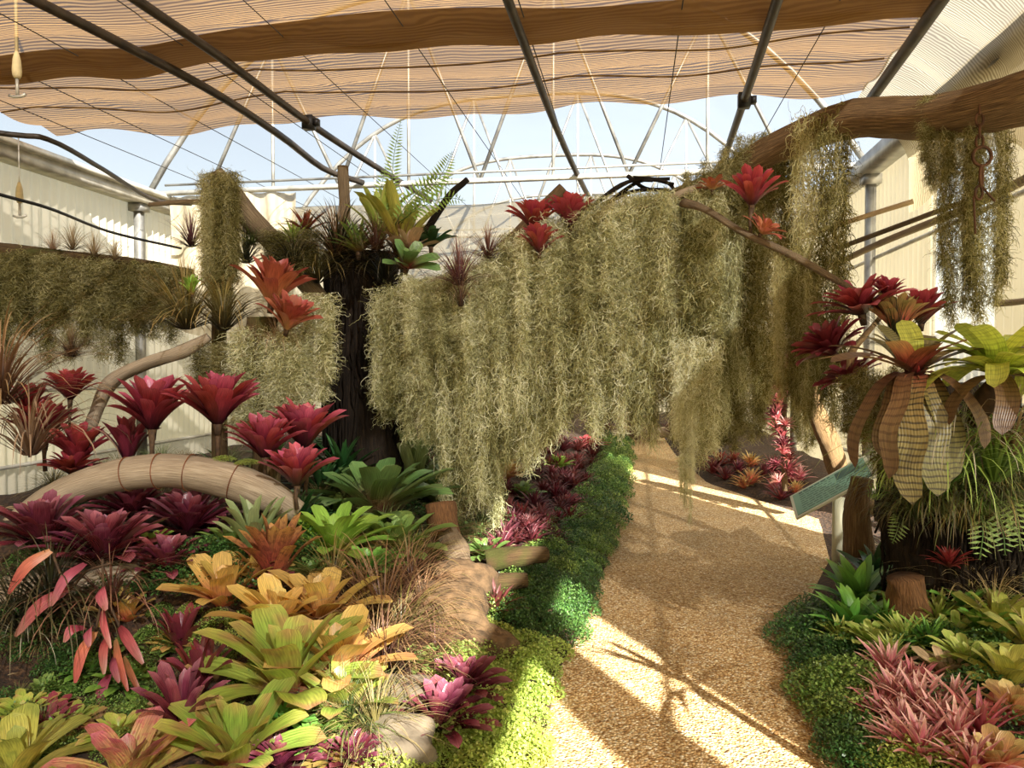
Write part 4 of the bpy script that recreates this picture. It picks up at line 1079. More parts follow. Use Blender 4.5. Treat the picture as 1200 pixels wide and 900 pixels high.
while y < 15:
    for s in ((.1, .24, .38, .5) if y < 7 else (.12, .36)):
        x = xe(y) - s + random.uniform(-.04, .04); yy = y + random.uniform(-.07, .07); k += 1
        sc_ = random.uniform(.6, 1.0) * (1 if y < 7 else 1.5)
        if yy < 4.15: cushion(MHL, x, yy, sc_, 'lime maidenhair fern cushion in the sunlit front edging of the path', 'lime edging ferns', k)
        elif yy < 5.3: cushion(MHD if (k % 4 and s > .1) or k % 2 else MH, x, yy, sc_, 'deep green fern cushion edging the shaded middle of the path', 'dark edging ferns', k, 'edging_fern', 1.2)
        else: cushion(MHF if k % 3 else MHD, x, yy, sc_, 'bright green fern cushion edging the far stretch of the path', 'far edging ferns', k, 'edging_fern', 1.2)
    y += .17 if y < 7 else .34
def cush_px(pool, pix, s, label, group, name='maidenhair_fern'):
    for k, (px, py) in enumerate(pix):
        p, t = hit(px, py); cushion(pool, p.x, p.y, s * random.uniform(.85, 1.2), label, group, k, name)
cush_px(MH, [(60, 820), (90, 850), (120, 830), (150, 850), (110, 870), (170, 830), (80, 880), (140, 880), (160, 800), (100, 810)], .6, 'green maidenhair fern in the dark hollow below the leaf cactus', 'maidenhair in the hollow')
cush_px(MHL, [(225, 720), (255, 728), (285, 730), (240, 745), (270, 750)], .5, 'lime maidenhair fern in front of the orange hearted bromeliad', 'lime maidenhair patch')
cush_px(MH, [(200, 760), (235, 770), (262, 775), (285, 765), (290, 795), (180, 745), (170, 775), (190, 720)], .5, 'green maidenhair fern around the dark wine bromeliad', 'maidenhair around the wine bromeliads')
cush_px(MH, [(540, 770), (555, 760), (530, 785), (565, 785)], .5, 'small green maidenhair fern below the tan rock', 'maidenhair below the tan rock')
for k, (px, py) in enumerate([(235, 538), (262, 536), (290, 540)]):
    p = at(px, py, 4.2); o = link('moss_cushion', MHL[k % 2], None, p - Vector((0, 0, .02))); o.scale = (.45, .45, .25); tag(o, 'yellow green moss cushion on top of the bleached log', 'moss', 'moss on the bleached log')
cush_px(MHD, [(440, 540), (470, 530), (500, 530), (540, 540), (410, 590), (560, 590), (380, 620), (480, 610), (545, 630), (350, 640), (590, 615), (340, 660)], 1.1, 'dark green undergrowth fern between the bromeliads', 'undergrowth ferns', 'undergrowth_fern')
cush_px(MHD, [(230, 660), (250, 655), (270, 670), (310, 640), (100, 600), (190, 690), (290, 700), (330, 620), (360, 660), (90, 780), (40, 660), (130, 700), (220, 690)], .9, 'shaded green undergrowth under the maroon rosettes', 'undergrowth under the maroon rosettes', 'undergrowth_fern')

# greenery filling the back of the bed below the left wall
rg = random.Random(21)
for k in range(70):
    px = rg.uniform(-20, 620); x = None
    y = rg.uniform(4.6, 8.5); x = (px - 745) / FPX * y
    if x < XL + .3 or x > xe(y) - .9: continue
    m = rg.choice(['dark_grass_leaf', 'green_grass_leaf', 'olive_grass_leaf', 'deep_green_leaf', 'green_redheart_leaf', 'brown_grass_leaf'])
    sp = 'grass' if 'grass' in m else rg.choice(['spiky', 'open'])
    o = link('background_plant', joined(sp, m, k % 2), None, (x, y, H(x, y) - .01)); D = rg.uniform(.4, .65); o.scale = (D, D, D * .9)
    tag(o, 'shaded leafy plant in the back of the left bed', 'plant', 'background planting of the left bed')

cush_px(MHD, [(10, 690), (30, 720), (60, 700), (10, 760), (40, 770), (5, 830), (30, 850), (70, 790), (95, 760), (60, 740), (20, 880)], .7, 'dark ferny growth in the shaded corner under the short tan log', 'ferny growth in the corner', 'undergrowth_fern')

# smaller plants crowding the gaps, and leaf litter on the soil
rg = random.Random(77)
GAP = [('wiry_tillandsia', 'small wiry tuft squeezed between the larger plants of the left bed', 'grass', ['brown_grass_leaf', 'olive_grass_leaf', 'green_grass_leaf'], 'wiry tufts between the plants'), ('young_bromeliad', 'young bromeliad squeezed between the larger plants of the left bed', 'open', ['lime_pink_leaf', 'bronze_green_leaf', 'dark_maroon_leaf', 'yellow_orange_leaf', 'fresh_green_leaf'], 'young bromeliads between the plants')]
for k in range(64):
    px, py = rg.uniform(10, 520), rg.uniform(640, 895)
    nm, lab, sp, ms, gr = GAP[k % 2]
    T(nm, lab, sp, rg.choice(ms), px, py, rg.uniform(34, 60), cat='plant', group=gr, var=k % 2)
for k in range(30):
    px, py = rg.uniform(350, 580), rg.uniform(545, 690)
    nm, lab, sp, ms, gr = GAP[k % 2]
    T(nm, lab, sp, rg.choice(ms), px, py, rg.uniform(34, 56), cat='plant', group=gr, var=k % 2)
g = Geo()
for k in range(1500):
    if k % 3: x, y = rg.uniform(-4.5, -.5), rg.uniform(2.3, 7.5); ok = x < xe(y) - .5
    else: x, y = rg.uniform(.9, 2.5), rg.uniform(2.2, 8); ok = x > xr(y) + .15
    if not ok: continue
    V, q, uv = leaf(rg.uniform(.05, .11), rg.uniform(.015, .03), 70, 110 + rg.uniform(-20, 20), 3, 'oval', .2, 1.2, rg.uniform(-.6, .6))
    g.add(rot_z(V, rg.uniform(0, 6.28)) + np.array([x, y, H(x, y) + .012]), q, uv)
o = g.obj('leaf_litter', ML['dry_leaf']); o['kind'] = 'stuff'; tag(o, 'dry brown leaf litter scattered over the soil of the beds', 'leaf litter')

for k, (px, py, w, m) in enumerate([(425, 705, 120, 'brown_grass_leaf'), (470, 745, 130, 'olive_grass_leaf'), (495, 712, 110, 'brown_grass_leaf'), (440, 765, 120, 'brown_grass_leaf'), (510, 765, 90, 'redbrown_grass_leaf'), (480, 665, 100, 'olive_grass_leaf')]):
    T('grass_tillandsia', 'wiry brown tillandsia in the tangled drift around the tan rock', 'grass', m, px, py, w, cat='tillandsia', group='wiry drift around the tan rock', var=k % 2)
# ------------------------------------------------------------------ plants on the trunk and the hanging logs
T('grass_tillandsia', 'olive grass tillandsia with a pale green heart by the moss column', 'urchin', 'olive_grass_leaf', 218, 372, 130, 5.2, cat='tillandsia', var=0)
B('green_bromeliad', 'little bright green rosette in the heart of the olive tillandsia', 'upright', 'lime_leaf', 225, 335, 26, 5.1)
T('grass_tillandsia', 'olive tillandsia drooping beside the moss-hung stump', 'drooper', 'olive_grass_leaf', 262, 385, 120, 5.15, cat='tillandsia', var=0)
T('grass_tillandsia', 'round brown grass ball hanging by the left wall', 'urchin', 'brown_grass_leaf', 84, 412, 56, 6.2, cat='tillandsia', var=1)
T('grass_tillandsia', 'purple spiky tillandsia left of the moss column', 'urchin', 'purple_grass_leaf', 224, 282, 66, 5.9, cat='tillandsia', var=0)
T('grass_tillandsia', 'dark green spiky tillandsia behind the moss column', 'urchin', 'dark_grass_leaf', 288, 300, 80, 5.8, cat='tillandsia', var=0)
T('grass_tillandsia', 'green tuft above the dark spiky tillandsia', 'grass', 'green_grass_leaf', 296, 280, 50, 5.75, cat='tillandsia', var=1)
T('grass_tillandsia', 'large dark shaggy tillandsia on the trunk top', 'drooper', 'dark_grass_leaf', 398, 305, 130, 5.9, cat='tillandsia', var=0)
T('grass_tillandsia', 'brown shaggy tillandsia on the trunk top', 'urchin', 'brown_grass_leaf', 392, 290, 100, 5.85, cat='tillandsia', var=0)
T('grass_tillandsia', 'shaggy olive tillandsia hanging down the trunk', 'drooper', 'olive_grass_leaf', 372, 330, 90, 5.8, cat='tillandsia', var=1)
T('grass_tillandsia', 'dark drooping tillandsia on the sunny side of the trunk', 'drooper', 'dark_grass_leaf', 450, 330, 100, 5.8, cat='tillandsia', var=1)
T('grass_tillandsia', 'dark red grass tillandsia on the moss curtain', 'urchin', 'purple_grass_leaf', 538, 325, 96, 5.15, cat='tillandsia', var=1)
T('grass_tillandsia', 'red-brown tuft behind the dark red grass tillandsia', 'urchin', 'redbrown_grass_leaf', 572, 296, 70, 5.4, cat='tillandsia', var=0)
T('root_tangle', 'brown roots hanging from the dark red grass tillandsia', 'drooper', 'redbrown_grass_leaf', 540, 358, 56, 5.1, cat='roots', var=0, keep=.5, zs=1.5)
T('root_tangle', 'pale roots hanging from the moss-hung stump', 'drooper', 'dry_leaf', 325, 412, 60, 4.95, cat='roots', var=1, keep=.5, zs=1.5)
for k, (px, py, w, m, lab) in enumerate([(446, 245, 66, 'green_grass_leaf', 'stiff upright green strap plant on the trunk top'), (470, 262, 80, 'tan_grass_leaf', 'golden green strap plant on the trunk top'), (420, 270, 60, 'olive_grass_leaf', 'yellow green strap plant beside the cut post'), (345, 265, 44, 'green_grass_leaf', 'pale green upright plant behind the leaning branch')]):
    B('strap_plant', lab, 'upright' if k < 2 else 'spiky', 'yellow_green_leaf' if k in (0, 3) else ('golden_green_leaf' if k == 1 else 'bronze_green_leaf'), px, py + 12, w, 5.75, cat='plant', wj=.3)
B('strap_plant', 'brown spear-leaved plant beside the leaning branch', 'spiky', 'spotted_red_leaf', 358, 262, 50, 5.8, cat='plant', keep=.5)
B('broad_bromeliad', 'green bromeliad with wide drooping leaves on the trunk side', 'broad', 'green_redheart_leaf', 476, 302, 60, 5.5, tilt=40, tilt_dir=-60, keep=.6)
B('broad_bromeliad', 'dry folded bromeliad on the trunk beside the green one', 'broad', 'dry_leaf', 480, 285, 60, 5.6, keep=.6)
B('broad_bromeliad', 'dark bromeliad behind the fern on the trunk top', 'broad', 'deep_green_leaf', 505, 280, 48, 5.9)
# ferns on the trunk top
def fern(label, fronds, Y, W):
    o0 = at(*fronds[0][0], Y); t = thing('fern', label, 'fern', o0)
    for P in fronds:
        frond([np.array(at(px, py, Y - .03 * i)) - np.array(o0) for i, (px, py) in enumerate(P)], W).obj('frond', ML['fern_leaf'], t)
fern('sword fern standing upright on the trunk top', [[(455, 265), (458, 225), (462, 180), (470, 140)], [(452, 268), (446, 230), (452, 195)]], 5.7, .07)
fern('sword fern arching out beside the dark branch stub', [[(462, 265), (480, 235), (505, 215), (538, 212)], [(466, 262), (490, 245), (520, 232), (545, 235)], [(470, 262), (500, 228), (520, 200), (530, 178)]], 5.65, .085)
# moss-hung stump with orange bromeliads
log('tree_stump', 'moss-hung stump carrying the orange bromeliads', [(312, 590, 5.15), (312, 500, 5.1), (310, 430, 5.1), (308, 372, 5.1)], [.12, .10, .11, .10], 'mossy_bark', 'stump', rough=.15)
for px, top, bot, w, Y, lab in [(300, 385, 520, 56, 4.98, 'tan moss beard on the front of the orange bromeliad stump'), (330, 390, 505, 44, 4.95, 'brownish moss beard beside the pale roots'), (362, 345, 500, 52, 5.05, 'green moss beard beside the dark trunk')]:
    moss(MT, px, top, bot, w, Y, lab)
moss(MTO, 345, 270, 330, 50, 5.75, 'moss wrapped round the foot of the leaning branch')
moss(MTO, 255, 400, 470, 50, 5.1, 'moss tuft hanging under the driftwood fork')
B('orange_bromeliad', 'large orange-red bromeliad on the moss-hung stump', 'vase', 'orange_red_leaf', 318, 332, 76, 4.9, tilt=12, tilt_dir=0)
B('orange_bromeliad', 'smaller orange bromeliad below the large one on the stump', 'vase', 'orange_red_leaf', 336, 368, 56, 4.8, tilt=25, tilt_dir=-30)
# red bromeliads on the hanging logs
B('red_bromeliad', 'scarlet bromeliad leaning out at the crest of the moss curtain', 'vase', 'scarlet_leaf', 626, 254, 52, 5.3)
B('red_bromeliad', 'scarlet bromeliad just below its twin on the moss curtain', 'vase', 'scarlet_leaf', 632, 282, 46, 5.2)
B('red_bromeliad', 'scarlet bromeliad beside the dead vine tangle', 'vase', 'scarlet_leaf', 669, 250, 54, 5.3, stem=.1)
B('red_bromeliad', 'scarlet vase bromeliad standing on the thin knobbly branch', 'vase', 'scarlet_leaf', 881, 222, 58, 4.75, stem=.2)
B('red_bromeliad', 'small orange-red bromeliad hanging under the scarlet vase on the branch', 'open', 'orange_red_leaf', 892, 268, 42, 4.72, tilt=40, tilt_dir=-30, keep=.6)
B('red_bromeliad', 'small orange bromeliad at the sloping mossy log', 'open', 'orange_red_leaf', 835, 218, 34, 5.15, keep=.6)
# the pink cluster at the branch end
B('neoregelia', 'large rosy red bromeliad at the end of the thin branch', 'open', 'crimson_leaf', 1010, 358, 78, 4.55, tilt=14, tilt_dir=200)
B('neoregelia', 'dusky maroon bromeliad hanging below the large rosy one', 'rosette', 'dark_maroon_leaf', 978, 402, 70, 4.5, tilt=30, tilt_dir=190)
B('neoregelia', 'tiny crimson bromeliad above the rosy one', 'vase', 'crimson_leaf', 1040, 338, 32, 4.55)
B('neoregelia', 'yellow and red bromeliad in front of the moss beards', 'vase', 'orange_heart_leaf', 1052, 368, 60, 4.55)
B('neoregelia', 'deep red bromeliad beside the yellow and red one', 'vase', 'scarlet_leaf', 1080, 362, 52, 4.6)
B('neoregelia', 'dark maroon bromeliad low on the twisted stem', 'open', 'dark_maroon_leaf', 1000, 440, 56, 4.45, tilt=30, tilt_dir=200)
log('twisted_stem', 'pale scaly stem carrying the dusky maroon bromeliads', [(1032, 372, 4.6), (1012, 395, 4.5), (998, 415, 4.45), (994, 450, 4.45)], [.015, .02, .02, .016], 'pale_wood', 'stem', sides=8, rough=.25)
T('grass_tillandsia', 'dark mass of fine leaves under the yellow and red bromeliad', 'urchin', 'dark_grass_leaf', 1050, 398, 100, 4.5, cat='tillandsia', var=1)

T('grass_tillandsia', 'brown shaggy tuft below the fern on the trunk top', 'urchin', 'brown_grass_leaf', 470, 292, 90, 5.7, cat='tillandsia', var=0)
T('grass_tillandsia', 'orange brown tuft beside the trunk top ferns', 'urchin', 'redbrown_grass_leaf', 440, 285, 80, 5.7, cat='tillandsia', var=1)
T('grass_tillandsia', 'dark tuft filling the gap between the stump and the trunk', 'drooper', 'dark_grass_leaf', 345, 315, 90, 5.7, cat='tillandsia', var=1)
# ------------------------------------------------------------------ right bed
# the sign
M_SIGN = mat_plain('pale_sign_metal', (206, 206, 184), .45, .1, (186, 184, 160), 6)
M_SIGNFACE = mat_plain('green_sign_face', (112, 156, 130), .35, 0, (92, 138, 116), 3)
M_SIGNINK = mat_plain('sign_print', (54, 92, 76), .5)
foot = onfloor(982, 662); foot = Vector((foot.x, foot.y, 0))
YS = foot.y
sg = thing('plant_sign', 'low green lectern sign on a pale round post beside the path', 'sign', foot)
top = at(984, 583, YS).z
g = Geo(); add_tube(g, [(0, 0, 0), (0, 0, top)], .047, 20); g.obj('post', M_SIGN, sg)
# board: tilted towards the path
c = Vector(at(975, 572, YS)) - foot
bw, bd = .68, .40
e1 = Vector((.92, -.16, .30)).normalized() ; e1 = (Vector(at(1018, 556, YS - .1)) - Vector(at(955, 590, YS + .0))).normalized()
e2 = Vector((.25, .75, .36)); e2 = (e2 - e1 * e2.dot(e1)).normalized(); nn = e1.cross(e2)
def slab(name, mat, w, d, lo, hi, parent, off=(0, 0)):
    g = Geo(); V = []
    for z in (lo, hi):
        for sx, sy in ((-1, -1), (1, -1), (1, 1), (-1, 1)): V.append(c + e1 * (off[0] + sx * w / 2) + e2 * (off[1] + sy * d / 2) + nn * z)
    g.add([tuple(v) for v in V], [(0, 3, 2, 1), (4, 5, 6, 7), (0, 1, 5, 4), (1, 2, 6, 5), (2, 3, 7, 6), (3, 0, 4, 7)])
    return g.obj(name, mat, parent, smooth=False)
bo = slab('board', M_SIGN, bw, bd, 0, .018, sg)
fc = slab('panel', M_SIGNFACE, bw - .05, bd - .05, .018, .022, bo)
rr = random.Random(3)
for k in range(9):
    x0 = -.26
    while x0 < .24:
        w = rr.uniform(.02, .06)
        if not (k < 4 and x0 > .02): slab('printed_line', M_SIGNINK, w, .009 if k else .02, .022, .0226, bo, (x0 + w / 2, .15 - k * .036))
        x0 += w + .012
slab('printed_picture', M_SIGNINK, .2, .12, .022, .0225, bo, (.16, .09))
# broad leafy greens beside the sign
B('leafy_plant', 'fresh green broad-leaved plant at the foot of the sign', 'leafy', 'fresh_green_leaf', 1006, 690, 96, cat='plant')
B('leafy_plant', 'fresh green broad-leaved plant behind the one at the sign foot', 'leafy', 'deep_green_leaf', 1030, 672, 80, cat='plant')
B('leafy_plant', 'green leafy plant in front of the one at the sign foot', 'leafy', 'fresh_green_leaf', 1000, 722, 84, cat='plant')
rg = random.Random(5)
for k, (px, py, w) in enumerate([(1040, 725, 62), (1075, 712, 62), (1100, 722, 60), (1130, 712, 64), (1060, 745, 60), (1020, 752, 58), (1090, 748, 60), (1120, 745, 56), (1045, 765, 52), (1150, 740, 62), (985, 745, 50)]):
    B('green_bromeliad', 'yellow-green bromeliad in the sunny drift behind the pink ones', 'open' if k % 2 else 'spiky', 'yellow_green_leaf' if k % 3 else 'fresh_green_leaf', px, py, w, group='yellow-green drift on the right')
B('broad_bromeliad', 'golden green bromeliad with wide cupped leaves at the right wall', 'broad', 'golden_green_leaf', 1172, 722, 72)
B('broad_bromeliad', 'golden green bromeliad beside the orange hearted one', 'broad', 'golden_green_leaf', 1182, 788, 80)
B('broad_bromeliad', 'green bromeliad shading the dry leaves', 'open', 'yellow_green_leaf', 1132, 775, 64)
B('broad_bromeliad', 'large golden bromeliad crowding its golden green neighbours', 'broad', 'golden_green_leaf', 1215, 750, 80)
B('orange_bromeliad', 'bromeliad with a flame orange heart and yellow outer leaves', 'broad', 'orange_heart_leaf', 1190, 832, 76)
B('orange_bromeliad', 'yellow orange bromeliad in front of the tall pink one', 'broad', 'orange_heart_leaf', 1168, 892, 66)
B('orange_bromeliad', 'dull orange bromeliad among dry leaves', 'open', 'dry_leaf', 1108, 792, 60)
for k, (px, py, w, sp, lab) in enumerate([
    (1042, 782, 66, 'spiky', 'bright pink bromeliad behind the pink patch'), (1072, 800, 62, 'spiky', 'pale pink bromeliad beside the bright pink one'),
    (1048, 812, 70, 'spiky', 'rosy pink bromeliad at the fern edge'), (1078, 822, 76, 'spiky', 'pink striped bromeliad in the middle of the patch'),
    (1118, 818, 62, 'spiky', 'pink bromeliad beside the dry leaves'), (1032, 838, 60, 'spiky', 'dull red bromeliad over the shaded ferns'),
    (1058, 845, 66, 'spiky', 'dusky rose bromeliad in the pink patch'), (1080, 872, 84, 'spiky', 'bright magenta bromeliad at the front of the pink patch'),
    (1120, 862, 76, 'spiky', 'pink and white bromeliad beside the tall pink one'), (1150, 850, 80, 'spiky', 'tall pink bromeliad with arching striped leaves'),
    (1098, 842, 64, 'spiky', 'cream and pink bromeliad in the patch'), (1140, 895, 70, 'spiky', 'pale pink bromeliad at the front right'), (1046, 868, 60, 'spiky', 'small pink bromeliad above the yellow moss')]):
    B('pink_bromeliad', lab, sp, 'pink_striped_leaf' if k % 4 != 1 else 'pink_leaf', px, py, w)
# fern cushions along the right edge
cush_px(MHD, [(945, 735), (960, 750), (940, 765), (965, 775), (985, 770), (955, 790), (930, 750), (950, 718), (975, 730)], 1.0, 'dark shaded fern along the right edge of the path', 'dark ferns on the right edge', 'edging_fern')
cush_px(MH, [(975, 800), (990, 815), (970, 830), (1005, 830), (985, 845), (960, 815), (1000, 800), (1010, 850), (1015, 815)], .95, 'bright maidenhair fern between the path and the pink patch', 'bright ferns on the right edge')
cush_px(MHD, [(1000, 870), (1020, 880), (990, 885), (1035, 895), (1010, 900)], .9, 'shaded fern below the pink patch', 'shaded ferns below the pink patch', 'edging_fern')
cush_px(MHL, [(1045, 898), (1070, 895), (1095, 885), (1110, 900)], .7, 'yellow moss cushion in front of the pink patch', 'yellow moss cushions', 'moss_cushion')
cush_px(MHD, [(1060, 770), (1100, 760), (1140, 800), (1160, 770), (1150, 820), (1110, 840), (1180, 860)], .9, 'dark undergrowth between the bromeliads of the right bed', 'undergrowth on the right', 'undergrowth_fern')
# grasses in the middle of the right bed
T('ornamental_tuft', 'tan grass clump in the middle of the right bed', 'grass', 'tan_grass_leaf', 1135, 690, 110, cat='plant', var=0)
T('ornamental_tuft', 'tan grass clump against the right wall', 'grass', 'tan_grass_leaf', 1165, 712, 80, cat='plant', var=0)
T('ornamental_tuft', 'olive grass clump behind the tan ones', 'grass', 'olive_grass_leaf', 1140, 672, 80, cat='plant', var=1)
T('ornamental_tuft', 'silver tuft of straight leaves by the brown stump', 'grass', 'silver_grass_leaf', 1055, 655, 90, cat='plant', var=0, keep=.4)
T('small_bromeliad', 'little scarlet bromeliad in the grass beside the stump', 'spiky', 'scarlet_leaf', 1112, 655, 40, 4.4)
T('small_bromeliad', 'little red bromeliad on the log behind the sign', 'spiky', 'scarlet_leaf', 1045, 615, 26, 5.0)
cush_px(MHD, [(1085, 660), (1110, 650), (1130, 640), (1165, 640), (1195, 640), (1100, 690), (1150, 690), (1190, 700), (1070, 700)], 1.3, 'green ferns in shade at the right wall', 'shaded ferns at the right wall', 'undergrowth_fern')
fern('pale green fern frond hanging beside the sign', [[(1048, 580), (1056, 600), (1052, 620), (1046, 636)], [(1046, 578), (1030, 575), (1015, 578)]], 4.6, .06)
fern('bright fern spilling down at the right wall', [[(1165, 590), (1175, 620), (1178, 650)], [(1180, 580), (1192, 610), (1196, 645)], [(1150, 600), (1152, 625), (1148, 655)]], 4.2, .07)
for k, (px, py, w, m, var, keep, lab) in enumerate([(1105, 565, 150, 'fern_leaf', 0, 1, 'green grassy plant drooping under the banded bromeliad'), (1165, 560, 160, 'fern_leaf', 1, 1, 'green grassy plant drooping under the lime bromeliad'), (1125, 540, 140, 'silver_grass_leaf', 0, .5, 'pale drooping roots under the banded bromeliad'), (1185, 530, 140, 'dry_leaf', 1, .5, 'pinkish drooping roots under the lime bromeliad'), (1135, 595, 170, 'dark_grass_leaf', 0, 1, 'dark grassy mass in the shade under the drooping roots'), (1085, 600, 120, 'dark_grass_leaf', 1, 1, 'dark grassy mass beside the trunk of the banded bromeliad'), (1165, 600, 110, 'olive_grass_leaf', 0, 1, 'olive grassy mass hanging at the right wall'), (1130, 620, 110, 'green_grass_leaf', 0, 1, 'green grassy mass low in front of the right wall')]):
    T('drooping_plant', lab, 'drooper', m, px, py, w, 3.95 - .03 * k if k < 4 else 4.1 + .05 * k, cat='plant', var=var, zs=1.1, keep=keep)
# big banded bromeliads
def strapleaf(t, mat, az, L, W, a0, a1, bend=1.0, kind='strap', seg=14):
    V, q, uv = leaf(L, W, a0, a1, seg, kind, .10, bend, twist=random.uniform(-.35, .35)); V[:, 1] += .012 * np.sin(V[:, 2] * 22 + az); o = Geo().add(V, q, uv).obj('leaf', ML[mat], t); o.rotation_euler = (0, 0, rad(az)); return o
p = at(1072, 440, 3.75)
vb = thing('banded_bromeliad', 'huge banded bromeliad with bronze leaves hanging like straps', 'bromeliad', p)
for az, L, W, a0, a1, be, m in [(-88, .64, .125, 60, 181, .26, 'banded_leaf'), (-62, .56, .16, 60, 180, .24, 'banded_leaf'), (-112, .70, .12, 60, 181, .30, 'banded_leaf'), (-140, .50, .12, 54, 184, .34, 'bronze_banded_leaf'), (-165, .60, .11, 52, 182, .4, 'bronze_banded_leaf'), (-128, .62, .09, 52, 180, .36, 'bronze_banded_leaf'),
    (170, .44, .10, 56, 104, 1, 'dry_leaf'), (150, .42, .10, 48, 92, 1, 'bronze_banded_leaf'), (200, .46, .10, 52, 112, 1, 'bronze_banded_leaf'), (120, .40, .10, 40, 80, 1, 'banded_leaf'), (60, .4, .11, 40, 80, 1, 'banded_leaf'), (25, .44, .10, 50, 96, 1, 'dry_leaf'), (-15, .48, .11, 50, 100, 1, 'bronze_banded_leaf'), (-38, .5, .11, 50, 176, .45, 'bronze_banded_leaf'), (95, .30, .1, 14, 40, 1, 'lime_banded_leaf'), (-90, .26, .10, 30, 84, 1, 'spotted_red_leaf'), (-45, .28, .10, 30, 80, 1, 'spotted_red_leaf'), (-135, .28, .10, 30, 80, 1, 'orange_heart_leaf'), (0, .30, .09, 22, 62, 1, 'banded_leaf'), (180, .28, .09, 24, 66, 1, 'banded_leaf'), (135, .3, .09, 20, 50, 1, 'banded_leaf')]:
    strapleaf(vb, m, az, L, W, a0, a1, be)
g = Geo(); add_tube(g, [(0, .3, -.2), (0, .1, -.08), (0, 0, 0)], [.05, .06, .04], 12); g.obj('stem', M_STEM, vb)
p = at(1172, 445, 3.7)
lb = thing('banded_bromeliad', 'big lime yellow bromeliad with curling leaves at the right wall', 'bromeliad', p)
for k in range(26):
    az = k * 137.5; inner = k / 26
    strapleaf(lb, 'lime_banded_leaf', az, .42 - .14 * inner + .06 * (k % 3), .09, 50 - 38 * inner, 165 - 105 * inner, .8)
for az, L, a1 in ((-60, .5, 170), (-110, .46, 168), (-150, .42, 165), (-30, .5, 150)): strapleaf(lb, 'bronze_banded_leaf', az, L, .09, 60, a1, .7)
g = Geo(); add_tube(g, [(0, .3, -.2), (0, .1, -.08), (0, 0, 0)], [.05, .06, .04], 12); g.obj('stem', M_STEM, lb)
B('broad_bromeliad', 'pale golden bromeliad with dry tips above the lime one', 'broad', 'golden_green_leaf', 1182, 420, 90, 3.9)
moss(MTO, 1015, 440, 530, 44, 4.2, 'dark moss beard hanging beside the banded leaves')
moss(MWO, 1045, 430, 560, 60, 4.15, 'dark moss clothing the trunk of the banded bromeliad')
# far bed by the right wall
rg = random.Random(9)
FB = [(835, 548), (850, 556), (865, 548), (880, 560), (895, 552), (908, 566), (920, 560), (932, 572), (905, 545), (925, 545), (860, 538), (880, 540), (915, 578), (936, 556), (842, 540), (872, 566)]
for k, (px, py) in enumerate(FB):
    T('small_bromeliad', 'small red and pink bromeliad in the far bed beyond the sign', 'spiky', ['wine_leaf', 'pink_striped_leaf', 'scarlet_leaf', 'orange_heart_leaf'][k % 4] if k > 2 else 'wine_leaf', px, py, rg.uniform(28, 40), group='red bromeliads of the far bed', var=k % 2, keep=.8)
pl = thing('bromeliad_pole', 'pole overgrown with small dark red bromeliads beyond the sign', 'plant', at(920, 560, 8.2))
c0 = at(920, 560, 8.2)
g = Geo(); add_tube(g, [np.array(at(px, py, 8.2) - c0) for px, py in ((920, 575), (918, 500), (922, 420))], .03, 8, .1); g.obj('pole', MB_['grey_bark'], pl)
for k in range(22):
    y = 565 - k * 6.6; x = 920 - 2 + rg.uniform(-9, 9)
    o = link('rosette', joined('spiky', 'wine_leaf' if k % 5 else 'pink_striped_leaf', k % 2, .8), pl, at(x, y, 8.1) - c0); s = rg.uniform(22, 32) * 8.2 / FPX; o.scale = (s,) * 3; o.rotation_euler = (rg.uniform(.2, .9), rg.uniform(-.4, .4), rg.uniform(0, 6))
for k, (px, top, bot, w, Y) in enumerate([(850, 400, 545, 40, 11.0), (880, 394, 530, 40, 10.6), (815, 412, 520, 36, 11.5), (905, 400, 520, 30, 10.2), (945, 418, 540, 26, 9.2)]):
    moss(MTO, px, top, bot, w, Y, 'olive moss beard hanging in front of the far bed', 'far moss beards')
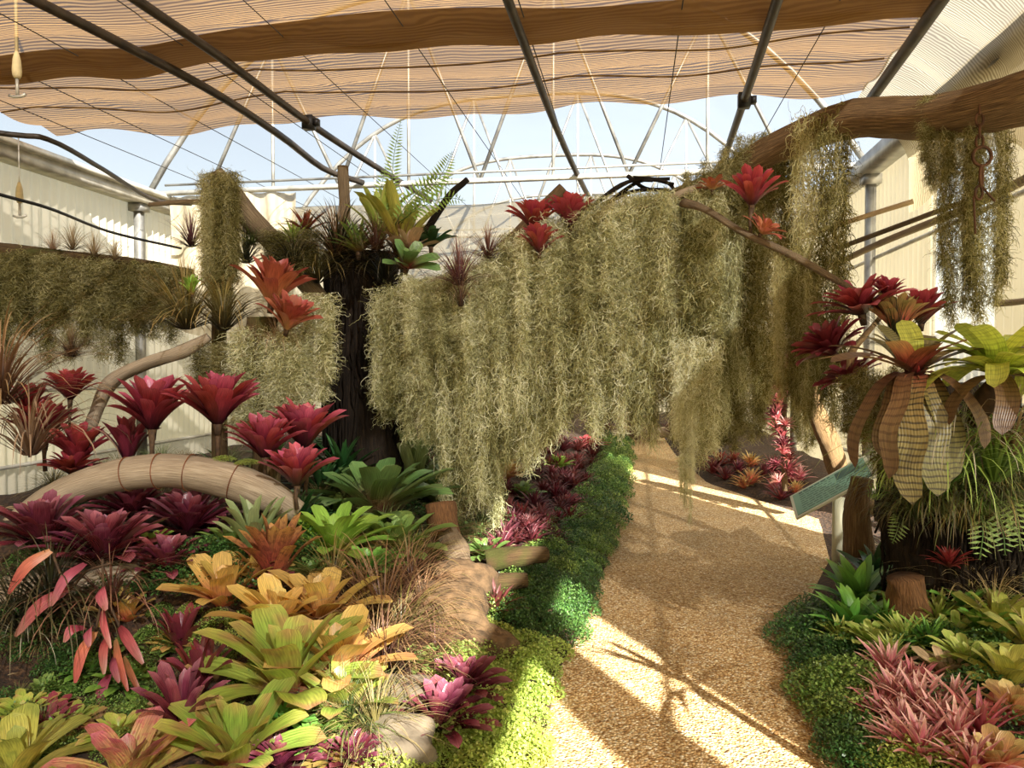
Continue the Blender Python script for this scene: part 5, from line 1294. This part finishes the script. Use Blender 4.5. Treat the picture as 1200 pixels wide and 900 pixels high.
for k in range(12):
    px, py = rg.uniform(690, 790), rg.uniform(486, 508)
    T('small_bromeliad', 'distant dusky red bromeliad where the path ends', 'spiky', 'wine_leaf' if k % 3 else 'dark_maroon_leaf', px, py + 8, 26, 15.0 + rg.random(), group='distant bromeliads at the path end', var=k % 2, keep=.7)
log('branch', 'far mossy branch above the distant beds', [(780, 412, 12.0), (815, 410, 11.5), (850, 398, 11.0), (880, 392, 10.6), (905, 398, 10.2), (945, 416, 9.2), (990, 425, 8.4)], .05, 'mossy_bark', 'branch', sides=8)
log('path_log', 'low weathered log lying across the far end of the path', [(715, 512, 15.2), (755, 508, 15.4), (800, 506, 15.6)], .12, 'driftwood', n=10)

# a slender palm beside the path that throws its fan of shadow on the gravel
pm = thing('palm', 'slender young palm beside the near edge of the path', 'palm', (1.42, 1.95, H(1.42, 1.95)))
g = Geo(); add_tube(g, [(0, 0, 0), (.02, 0, .6), (0, 0, 1.15)], [.04, .03, .025], 8, .1); g.obj('trunk', MB_['grey_bark'], pm)
ml('palm_leaf', [(60, 90, 30), (80, 120, 40), (100, 140, 50), (130, 150, 70)])
for k in range(11):
    V, q, uv = leaf(.5, .045, 20 + (k % 4) * 18, 85 + (k % 4) * 14, 9, 'lance', .2); o = Geo().add(V, q, uv).obj('leaf', ML['palm_leaf'], pm, loc=(0, 0, 1.14)); o.rotation_euler = (0, 0, k * 2.4)

rg = random.Random(31)
for k in range(20):
    px, py = 1048 + (k * 41) % 152, 560 + (k * 29) % 62
    m = ['fern_leaf', 'green_grass_leaf', 'olive_grass_leaf', 'green_grass_leaf', 'dark_grass_leaf'][k % 5]
    T('drooping_plant', 'fringe of narrow drooping leaves on the root-bound trunk', 'drooper', m, px, py, rg.uniform(60, 90), 4.15 + .2 * rg.random(), cat='plant', group='drooping fringe on the root-bound trunk', var=k % 2, zs=1.1, keep=.8)
for k in range(10):
    px, py = 1075 + (k * 31) % 85, 668 + (k * 13) % 30
    m = ['tan_grass_leaf', 'olive_grass_leaf', 'fern_leaf', 'tan_grass_leaf', 'brown_grass_leaf'][k % 5]
    T('ornamental_tuft', 'small grass tuft in front of the root-bound trunk', 'grass', m, px, py, rg.uniform(60, 80), cat='plant', group='grass tufts before the root-bound trunk', var=k % 2)
